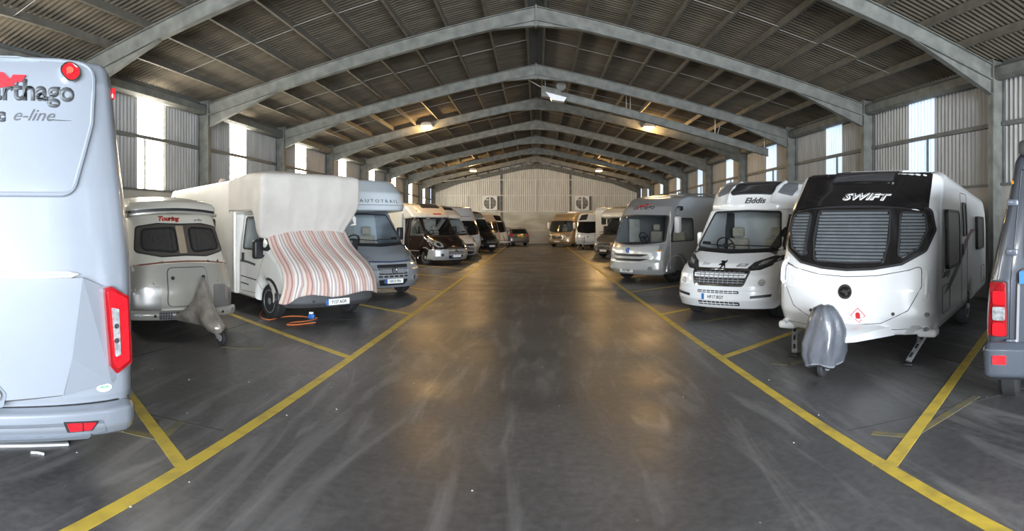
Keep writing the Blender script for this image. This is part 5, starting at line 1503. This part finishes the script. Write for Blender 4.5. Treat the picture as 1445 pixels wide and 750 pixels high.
# striped sheet over windscreen and bonnet
def stripe_material():
    m = bpy.data.materials.new('striped cotton sheet'); m.use_nodes = True
    nt = m.node_tree; N = nt.nodes; L = nt.links; bs = N['Principled BSDF']
    uv = N.new('ShaderNodeUVMap'); uv.uv_map = 'across'
    sx = N.new('ShaderNodeSeparateXYZ'); L.new(uv.outputs['UV'], sx.inputs[0])
    mu = N.new('ShaderNodeMath'); mu.operation = 'MULTIPLY'; mu.inputs[1].default_value = 7.0; L.new(sx.outputs['X'], mu.inputs[0])
    fr_ = N.new('ShaderNodeMath'); fr_.operation = 'FRACT'; L.new(mu.outputs[0], fr_.inputs[0])
    r = N.new('ShaderNodeValToRGB'); r.color_ramp.interpolation = 'CONSTANT'
    cols_ = [(0, (.62, .54, .46)), (.14, (.46, .27, .23)), (.24, (.58, .42, .37)), (.38, (.36, .19, .17)), (.46, (.55, .40, .36)), (.58, (.68, .62, .54)), (.70, (.30, .29, .37)), (.77, (.68, .62, .54)), (.88, (.50, .34, .30)), (.95, (.34, .31, .38))]
    e = r.color_ramp.elements
    e[0].position = 0; e[0].color = (*cols_[0][1], 1); e[1].position = cols_[1][0]; e[1].color = (*cols_[1][1], 1)
    for p, c in cols_[2:]:
        q = e.new(p); q.color = (*c, 1)
    L.new(fr_.outputs[0], r.inputs['Fac'])
    L.new(r.outputs['Color'], bs.inputs['Base Color']); bs.inputs['Roughness'].default_value = .95
    return m
ST = veh('striped_sheet', 'pink, cream and blue striped cotton sheet hanging over the windscreen and bonnet', 'sheet', (-3.60, 10.50), 36, 'L')
prof = [(-1.26, 1.98), (-1.0, 1.70), (-.74, 1.43), (-.45, 1.24), (-.18, 1.08), (.0, .93), (.10, .76), (.12, .62), (.12, .51)]
nu, nv = 72, 30; b = bmesh.new(); uvl = b.loops.layers.uv.new('across'); grid = []; uvs = {}
def pr(t):
    f = t * (len(prof) - 1); i = min(int(f), len(prof) - 2); f -= i
    return prof[i][0] + (prof[i + 1][0] - prof[i][0]) * f, prof[i][1] + (prof[i + 1][1] - prof[i][1]) * f
for j in range(nv + 1):
    row = []; t = j / nv; y0, z0 = pr(t)
    for i in range(nu + 1):
        s_ = i / nu; x = 1.10 - 2.22 * s_              # from the flank side across
        x *= .84 + (.18 if x > 0 else .05) * t
        ax = abs(x) / 1.05
        y = y0 - (.22 * ax ** 3 + .05 * ax ** 2) * smooth01((y0 + 1.9) / 1.5)
        z = z0 - .05 * ax ** 4 * (t > .1)
        fold = cloth_folds(x * 3.0 + .6 * t, .022) * (.3 + t)
        hang = smooth01((t - .62) / .38)
        z -= hang * (.10 * math.exp(-((x - 1.0) / .14) ** 2) + .03 * math.sin(5 * x + 1))
        if x > .78: x += .06 * hang
        row.append(b.verts.new((x, y + fold + .02, z + fold * .4)))
        uvs[row[-1]] = (s_, t)
    grid.append(row)
for A, B in zip(grid, grid[1:]):
    for k in range(nu):
        f = b.faces.new((A[k], A[k + 1], B[k + 1], B[k]))
        for lp in f.loops: lp[uvl].uv = uvs[lp.vert]
o = obj('cloth', b, stripe_material(), ST, True, 80)
md = o.modifiers.new('thickness', 'SOLIDIFY'); md.thickness = .004; md.offset = 1
# hook-up cable on the floor beside the front wheel
m_cable = mat('orange cable sheath', (.72, .20, .06), .5)
def gpos(px, py):
    th = (px - XC) / FPX; r = FPX * EYE / (py - YH); return (r * math.sin(th), r * math.cos(th), .008)
cab = [(372, 438), (367, 444), (369, 449), (380, 452), (400, 448), (420, 447), (440, 449), (448, 450), (432, 454), (412, 456), (405, 459), (420, 459), (445, 456)]
K = thing('hookup_cable', 'orange hook-up cable with a blue connector lying on the floor by the covered motorhome', 'cable')
pts = [Vector(gpos(*p)) for p in cab]
sm = []
for i in range(len(pts) - 1):
    p0, p1, p2, p3 = pts[max(0, i - 1)], pts[i], pts[i + 1], pts[min(len(pts) - 1, i + 2)]
    for k in range(5):
        t = k / 5; sm.append(.5 * ((2 * p1) + (p2 - p0) * t + (2 * p0 - 5 * p1 + 4 * p2 - p3) * t * t + (3 * p1 - p0 - 3 * p2 + p3) * t ** 3))
obj('cord', tube(bmesh.new(), sm + [pts[-1]], .009, 6), m_cable, K)
q = Vector(gpos(440, 450)); obj('connector', box(bmesh.new(), q.x - .06, q.x + .06, q.y - .05, q.y + .04, 0, .09, .015), m_plateb, K)
obj('connector_cap', box(bmesh.new(), q.x - .05, q.x + .03, q.y - .03, q.y + .03, .09, .13, .01), m_plate, K)
obj('lead', tube(bmesh.new(), [q + Vector((.05, 0, 0)), q + Vector((.4, -.05, 0)), q + Vector((.75, .1, 0)), q + Vector((.8, .6, 0))], .006, 6), m_black, K)

# ---- silver-blue cab, big pale overcab -----------------------------------------------
V = veh('motorhome', 'motorhome with silver-blue cab, pale rounded overcab and HX12 FSA plate', 'motorhome', (-3.46, 14.25), 42, 'L')
m_sblue = paint('silver blue metallic', (.38, .41, .45), .28, .5)
m_pblue = paint('pale ice blue body', (.62, .68, .72), .3)
bv, bb = van_cab(V, m_sblue, m_sblue, plate_text='HX12 FSA', side=1, seats=m_seat, m_grille=m_silver)
seam('bonnet_trim', mat('dark blue trim', (.03, .05, .12), .3), V, bv, [(-.62, .89), (0, .87), (.62, .89)], FRONT, .018)
patch('bonnet_lip', m_silver, V, bv, rpoly([(-.60, .855), (0, .835), (.60, .855), (.60, .825), (-.60, .825)], .01), FRONT, .012, 0, .1)
out = [(-2.3, .36, .02)] + arch(-5.2, .34, .42, .38) + [(-7.0, .40, .05), (-7.1, .7, .1), (-7.1, 2.8, .15), (-6.9, 3.0, .1), (-2.2, 3.06, .4), (-1.25, 2.97, .4), (-.78, 2.62, .2), (-.66, 2.32, .1), (-.72, 2.16, .06), (-1.2, 2.12, .05), (-2.3, 2.08, .02)]
def w_(x, y, z):
    t = abs(x) / 1.15; k = smooth01((y + 2.6) / 1.6)
    return (x * (1 - .03 * k), y - (.18 * t ** 2 + .34 * t ** 6) * k, z)
bm = hull(out, 1.15, .12, 18, .09, w_, .05); bvh_ = tree_of(bm); obj('body', bm, m_pblue, V)
seam('overcab_band', m_greytrim, V, bvh_, [(-1.08, 2.31), (-.5, 2.30), (.5, 2.30), (1.08, 2.31)], FRONT, .010)
lettering('maker_name', m_logo, V, bvh_, 'AUTOTRAIL', .115, .05, 2.40, FRONT, .005, sx=1.35, space=1.55)
seam('overcab_seam', m_seamline, V, bvh_, [(.92, 2.35), (.86, 2.62), (.70, 2.80)], FRONT, .006)
disc('marker_lamp', V, bvh_, 1.06, 2.50, .03, m_amber, n=10)
for s in (-1, 1):
    mirror(V, s, 1.02, -1.3, 1.38, m_black, w=.17)
    wheel(V, s * 1.02, -5.2, .335, .2, m_alloy, 5)
boxo('cab_curtain', m_curtain, V, .25, .75, -2.40, -2.34, 1.0, 1.95, .02)
boxo('sun_blind', mat('pale screen panel', (.6, .62, .6), .8), V, .30, .72, -1.42, -1.40, 1.42, 1.75, .01)

# ---- black cab, silver bumper, low-profile roof ---------------------------------------
V = veh('motorhome', 'motorhome with black cab, silver bumper and cream low-profile nose', 'motorhome', (-3.50, 26.04), 40, 'L')
m_blk = paint('black brown metallic', (.022, .014, .012), .15, .2)
bv, bb = van_cab(V, m_blk, m_silver, plate_text=' ', side=1, seats=m_seat, fine=False, wheel_rim=m_alloy)
m_peach = paint('cream nose paint with lamp tint', (.74, .66, .56), .35)  # orange lamplight falling on the cream nose is mixed into this colour
def low_profile(V, m_body, m_nose=None, hw=1.15, top=2.82, length=7.2, sky=True, base=2.08, fine=False):
    out = [(-2.35, .36, .02)] + arch(-5.2, .34, .44, .38) + [(-length + .1, .40, .05), (-length, .7, .1), (-length, top - .2, .15), (-length + .2, top - .02, .1), (-2.9, top, .4), (-1.9, top - .14, .3), (-1.36, base + .22, .15), (-1.28, base + .04, .05), (-2.0, base - .02, .03), (-2.35, base - .02, .02)]
    def w_(x, y, z):
        t = abs(x) / hw; k = smooth01((y + 3.0) / 1.5)
        return (x * (1 - .06 * k), y - (.15 * t ** 2 + .30 * t ** 5) * k, z)
    bm = hull(out, hw, .10, 14, .12, w_, .04); b = tree_of(bm); obj('body', bm, m_body, V)
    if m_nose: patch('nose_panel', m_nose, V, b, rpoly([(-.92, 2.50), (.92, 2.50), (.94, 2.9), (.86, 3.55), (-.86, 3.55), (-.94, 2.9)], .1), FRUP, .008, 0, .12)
    if sky:
        o = patch('nose_rooflight', m_sky, V, b, rpoly([(-.5, 3.12), (.5, 3.12), (.44, 3.6), (-.44, 3.6)], .05), FRUP, .03, 0, .12)
        ring('rooflight_rim', m_seal, o, b, rpoly([(-.5, 3.12), (.5, 3.12), (.44, 3.6), (-.44, 3.6)], .05), .04, FRUP, .04, .12)
    return b
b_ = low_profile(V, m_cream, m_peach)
patch('maker_strip', m_logored, V, b_, rrect(-.20, 2.25, .30, 2.30, .015), FRONT, .012, 0, .1)
seam('nose_lip', m_greytrim, V, b_, [(-1.0, 2.13), (0, 2.12), (1.0, 2.13)], FRONT, .03)
disc('marker_lamp', V, b_, -.86, 2.42, .03, m_black, n=10); disc('marker_lamp', V, b_, .92, 2.36, .03, m_black, n=10)
window(V, b_, rrect(-4.3, 1.3, -3.3, 1.95, .06), SIDEP)
obj('door_strip', tube(bmesh.new(), [(1.14, -2.42, .5), (1.14, -2.42, 2.3)], .04, 8), m_alloy, V)
for s in (-1, 1):
    mirror(V, s, 1.02, -1.3, 1.38, m_black, w=.17); wheel(V, s * 1.02, -5.2, .335, .2, m_alloy, 5, False)

# ================================================================== vehicles deeper in the hall
def simple_caravan(V, m_body, m_front, side, win_poly=None, hitch=True, top=2.55, field=None, flankwin=True, lean=.35):
    out = [(-.16, .36, .08)] + arch(-3.4, .32, .40, .37) + [(-5.3, .42, .05), (-5.5, .7, .15), (-5.4, top - .3, .2), (-5.1, top - .1, .2), (-1.4, top, .3), (-.85, top - .08, .25), (-lean - .05, 2.06, .12), (-.06, 1.15, .15), (0, .85, .1), (0, .6, .15)]
    def w_(x, y, z):
        return (x * (1 - .03 * smooth01((z - 1.5) / 1.0)), y - .28 * (abs(x) / 1.12) ** 2.4 * smooth01((y + 1.5) / 1.1), z)
    bm = hull(out, 1.12, .13, 14, .12, w_, .05); bv = tree_of(bm); obj('body', bm, m_body, V)
    if m_front: patch('front_cap', m_front, V, bv, rpoly([(-.95, 1.80), (.95, 1.80), (.92, 2.95), (-.92, 2.95)], .06), FRUP, .008, 0, .14)
    wp = win_poly or rpoly([(-.97, 1.98), (.97, 1.98), (1.02, 1.6), (.8, 1.25), (0, 1.18), (-.8, 1.25), (-1.02, 1.6)], .08)
    W = patch('front_window', field or m_blackgl, V, bv, wp, FRONT, .012, 0, .12)
    ring('window_frame', m_seal, W, bv, wp, .03, FRONT, .018, .12)
    for a, b in ((-.9, -.56), (-.48, .48), (.56, .9)):
        patch('pane', m_glass, W, bv, rrect(a, 1.38, b, 1.88, .04), FRONT, .022, 0, .12)
    seam('locker_seam', m_seamline, V, bv, rpoly([(-.9, 1.08), (0, 1.04), (.9, 1.08), (.8, .66), (0, .5), (-.8, .66)], .08), FRONT, .008, closed=True)
    fr = SIDEP if side > 0 else SIDEM
    if flankwin:
        for a, b in ((1.2, 2.0), (3.9, 4.8)):
            window(V, bv, rrect(min(-side * a, -side * b), 1.3, max(-side * a, -side * b), 1.95, .05), fr, th=.03)
    for s in (-1, 1):
        wheel(V, s * 1.05, -3.4, .31, .19, m_alloy, 5, False)
        disc('marker_lamp', V, bv, s * .98, .46, .035, m_lens, n=10)
        obj('corner_steady', bar(bmesh.new(), (s * .82, -.6, .42), (s * .92, -.28, .02), .06, .03), m_zinc, V)
    if hitch:
        b = bmesh.new(); bar(b, (-.6, -.6, .42), (0, .65, .42), .05, .1); bar(b, (.6, -.6, .42), (0, .65, .42), .05, .1); bar(b, (0, .6, .45), (0, 1.0, .45), .07, .07)
        obj('drawbar', b, m_white, V)
        obj('handbrake', tube(bmesh.new(), [(.06, .5, .45), (.10, .35, .95)], .02, 6), m_black, V)
        jw = obj('jockey_wheel', lathe(bmesh.new(), [(.04, -.035), (.11, -.03), (.11, .03), (.04, .035)], 14, 'x', (.05, .78, .11)), m_rubber, V)
        obj('jockey_tube', tube(bmesh.new(), [(.05, .78, .13), (.05, .78, .85)], .03, 6), m_zinc, jw)
    return bv

# left side, going away
V = veh('motorhome', 'white motorhome with dark windscreen standing next behind the black-cabbed one', 'motorhome', (-3.42, 30.0), 40, 'L')
m_offw = paint('off-white paint', (.70, .69, .68), .32)
bv, bb = van_cab(V, m_offw, m_silver, plate_text='', side=1, fine=False)
b_ = low_profile(V, m_offw, None)
for s in (-1, 1):
    mirror(V, s, 1.02, -1.3, 1.38, m_black, w=.16); wheel(V, s * 1.02, -5.2, .335, .2, m_alloy, 5, False)

V = veh('caravan', 'grey-white caravan with a wide dark front window, third behind the black-cabbed motorhome', 'caravan', (-3.72, 33.9), 40, 'L')
m_bluw = paint('blue-white caravan paint', (.60, .65, .70), .32)
bv = simple_caravan(V, m_bluw, None, 1, top=2.85, hitch=False)
seam('brow_line', m_greytrim, V, bv, [(-.7, 2.28), (0, 2.26), (.5, 2.28)], FRONT, .02)

V = veh('motorhome', 'dark-cabbed motorhome with bright headlamps and a white plate, beyond the grey-white caravan', 'motorhome', (-2.85, 38.3), 42, 'L')
m_vdark = paint('very dark brown paint', (.016, .012, .012), .2, .2)
bv, bb = van_cab(V, m_vdark, m_vdark, plate_text=' ', side=1, fine=False)
b_ = low_profile(V, m_silver, None, top=2.75)
for s in (-1, 1):
    mirror(V, s, 1.02, -1.3, 1.38, m_black, w=.16); wheel(V, s * 1.02, -5.2, .335, .2, m_alloy, 5, False)

V = veh('caravan', 'peach-cream caravan squeezed between the dark-cabbed motorhome and the last caravan', 'caravan', (-3.1, 42.6), 40, 'L')
m_pcream = paint('peach cream paint', (.72, .60, .47), .35)
bv = simple_caravan(V, m_pcream, None, 1, top=2.6, hitch=False, field=mat('brown glass field', (.09, .07, .06), .2))
disc('marker_lamp', V, bv, .55, 1.72, .06, m_amber, n=12)

V = veh('caravan', 'white caravan with black front panel, last in its row beside the estate car', 'caravan', (-2.75, 46.6), 40, 'L')
bv = simple_caravan(V, m_white, m_blackgl, 1, top=2.6)
patch('maker_strip', m_lw, V, bv, rrect(.1, 2.0, .5, 2.05, .015), FRONT, .02, 0, .1)

# estate car parked by the end wall, tail towards us
V = veh('estate_car', 'grey estate car with yellow number plate parked by the end wall', 'car', (-1.32, 49.9), 66, 'L')
m_car = paint('graphite car paint', (.16, .17, .185), .25, .5)
out = [(-.06, .24, .05)] + arch(-.85, .32, .36, .25) + [(-2.0, .24, 0)] + arch(-3.55, .32, .36, .25) + [(-4.45, .24, .05), (-4.6, .5, .1), (-4.5, .80, .1), (-3.5, .98, .15), (-2.7, 1.42, .2), (-1.6, 1.50, .3), (-.45, 1.43, .12), (-.10, 1.0, .12), (-.02, .66, .05), (.0, .42, .08)]
def w_(x, y, z):
    t = abs(x) / .92; return (x * (1 - .30 * max(0, z - .92)), y - .16 * t ** 3 * smooth01((y + .9) / .8) + .2 * t ** 3 * smooth01((-3.8 - y) / .7), z)
bm = hull(out, .92, .10, 14, .1, w_, .05); bv = tree_of(bm); obj('body', bm, m_car, V)
window(V, bv, rpoly([(-.62, 1.04), (.62, 1.04), (.54, 1.36), (-.54, 1.36)], .06), FRONT, name='rear_window', th=.008)
for s in (-1, 1):
    patch('tail_lamp', m_red, V, bv, rpoly([(s * .52, .82), (s * .86, .86), (s * .87, 1.0), (s * .66, .99), (s * .52, .93)], .03), FRONT, .015, 0, .1)
    patch('reverse_lamp', m_lens, V, bv, rpoly([(s * .52, .84), (s * .62, .85), (s * .62, .91), (s * .52, .90)], .01), FRONT, .02, 0, .1)
    wheel(V, s * .90, -.85, .32, .2, m_alloy, 5, False); wheel(V, s * .90, -3.55, .32, .2, m_alloy, 5, False)
    obj('roof_bar', tube(bmesh.new(), [proj(bv, TOPD, s * .62, y, .05)[0] for y in (-.55, -1.2, -2.0, -2.6)], .018, 6), m_black, V)
    fr, sg = (SIDEP, 1) if s > 0 else (SIDEM, -1)
    for a, b in ((-.55, -1.25), (-1.35, -2.1), (-2.2, -2.95)):
        lo, hi = sorted((sg * a, sg * b))
        patch('side_window', m_glass, V, bv, rrect(lo, 1.0, hi, 1.32, .05), fr, .006, 0, .2)
plate(V, bv, ' ', 0, .86, m=m_platey, band=False)
seam('tailgate_seam', m_seamline, V, bv, [(-.66, 1.38), (-.72, 1.0), (-.68, .62), (0, .58), (.68, .62), (.72, 1.0), (.66, 1.38)], FRONT, .006)
patch('rear_bumper_insert', m_rubberg, V, bv, rrect(-.7, .26, .7, .40, .04), FRONT, .015, 0, .15)
patch('bumper_trim', m_chrome, V, bv, rrect(-.5, .735, .5, .76, .01), FRONT, .015, 0, .15)

# right side, going away
V = veh('motorhome', 'grey-cabbed motorhome with white overcab behind the silver integrated one', 'motorhome', (3.55, 31.5), 40, 'R')
m_gcab = paint('warm grey metallic', (.24, .225, .21), .3, .5)
bv, bb = van_cab(V, m_gcab, m_gcab, plate_text=' ', side=-1, fine=False, seats=m_seat)
out = [(-2.3, .36, .02)] + arch(-5.2, .34, .42, .38) + [(-6.8, .40, .05), (-6.9, .7, .1), (-6.9, 2.6, .15), (-6.7, 2.78, .1), (-2.0, 2.80, .4), (-1.2, 2.68, .3), (-.78, 2.42, .15), (-.74, 2.18, .1), (-1.2, 2.10, .05), (-2.3, 2.06, .02)]
bm = hull(out, 1.15, .1, 14, .12, lambda x, y, z: (x, y - (.16 * (abs(x) / 1.15) ** 2 + .2 * (abs(x) / 1.15) ** 6) * smooth01((y + 2.6) / 1.6), z), .05)
b_ = tree_of(bm); obj('body', bm, m_cream, V)
for s in (-1, 1):
    mirror(V, s, 1.02, -1.3, 1.38, m_black, w=.16); wheel(V, s * 1.02, -5.2, .335, .2, m_alloy, 5, False)

V = veh('motorhome', 'boxy cream motorhome seen from behind with two small windows, next to the white caravan', 'motorhome', (4.45, 36.2), 42, 'R')
out = [(0, .40, .04), (-1.2, .40, 0)] + arch(-1.9, .34, .42, .40) + [(-5.8, .40, .05), (-6.0, 1.0, .2), (-5.2, 1.3, .1), (-4.6, 2.0, .1), (-5.3, 2.2, .1), (-5.2, 2.75, .2), (-.15, 2.86, .12), (.0, 2.70, .05)]
bm = hull(out, 1.14, .05, 10, .15, None, .04); b_ = tree_of(bm); obj('body', bm, m_cream, V)
for u in (-.42, .06):
    window(V, b_, rrect(u - .16, 1.82, u + .16, 2.25, .05), FRONT)
for v, u0, u1 in ((1.32, -.8, -.2), (1.18, -.8, -.1)):
    seam('stripe', m_greytrim, V, b_, [(u0, v), (u1, v + .02)], FRONT, .025)
seam('roof_trim', m_pale, V, b_, [(-1.05, 2.66), (1.05, 2.66)], FRONT, .02)
for s in (-1, 1):
    lamp_patch(V, b_, rrect(s * .95 - .07, .5, s * .95 + .07, .62, .02), name='tail_lamp', lens=m_red)
    wheel(V, s * 1.03, -1.9, .335, .2, m_alloy, 5, False); wheel(V, s * 1.0, -5.2, .335, .2, m_alloy, 5, False)

V = veh('caravan', 'white caravan with jockey wheel down, next to the gold motorhome', 'caravan', (3.68, 42.6), 64, 'R')
bv = simple_caravan(V, m_white, None, -1, top=2.65)
patch('front_rooflight', m_sky, V, bv, rpoly([(-.9, 2.0), (-.25, 1.98), (-.25, 2.55), (-.8, 2.5)], .05), FRUP, .012, 0, .12)
disc('badge', V, bv, 0, .92, .06, m_chrome, n=14)
rooflight(V, bv, .2, -2.0, .7, .6)

V = veh('motorhome', 'gold integrated motorhome standing out at the far end of the aisle', 'motorhome', (1.65, 47.3), 55, 'R')
m_gold = paint('champagne gold paint', (.46, .36, .24), .28, .5)
bv, scr, S, fr = a_class(V, m_gold, m_gold, '', m_seat, fine=False)
g = rpoly([(-.55, .86), (.55, .86), (.45, .66), (-.45, .66)], .04)
gr = patch('grille', m_black, V, bv, g, FRONT, .006, 0, .1); ring('grille_surround', m_chrome, gr, bv, g, .02, FRONT, .014, .1)
grille_bars(gr, bv, -.45, .45, .68, .84, 3, m_greytrim)
disc('badge', gr, bv, 0, .84, .07, m_chrome, th=.03, n=14)
for s in (-1, 1):
    lamp_patch(V, bv, rpoly([(s * .62, .72), (s * .95, .82), (s * 1.02, 1.02), (s * .72, .92)], .04))
    obj('door_mirror', box(bmesh.new(), s * 1.22 - .09, s * 1.22 + .09, -.75, -.58, 1.45, 1.95, .05, 2), m_plate, V)
    obj('mirror_arm', tube(bmesh.new(), [(s * 1.0, -1.0, 2.1), (s * 1.2, -.7, 2.05), (s * 1.22, -.66, 1.9)], .035, 8), m_gold, V)
    disc('fog_lamp', V, bv, s * .80, .42, .05, m_lens, n=12)
    wheel(V, s * 1.07, -1.05, .345, .21, m_alloy, 6, False); wheel(V, s * 1.05, -5.2, .345, .21, m_alloy, 6, False)
plate(V, bv, ' ', 0, .45, band=False)
boxo('dashboard', m_dash, V, -.98, .98, -1.45, -.55, .95, 1.19, .06)
boxo('cab_partition', m_curtain, V, -1.0, 1.0, -3.2, -3.1, .5, 2.5)
for x in (-.5, .5): seat(V, x, -1.95, m_seat, .85, .72)
rooflight(V, bv, .2, -2.2, .8, .6)
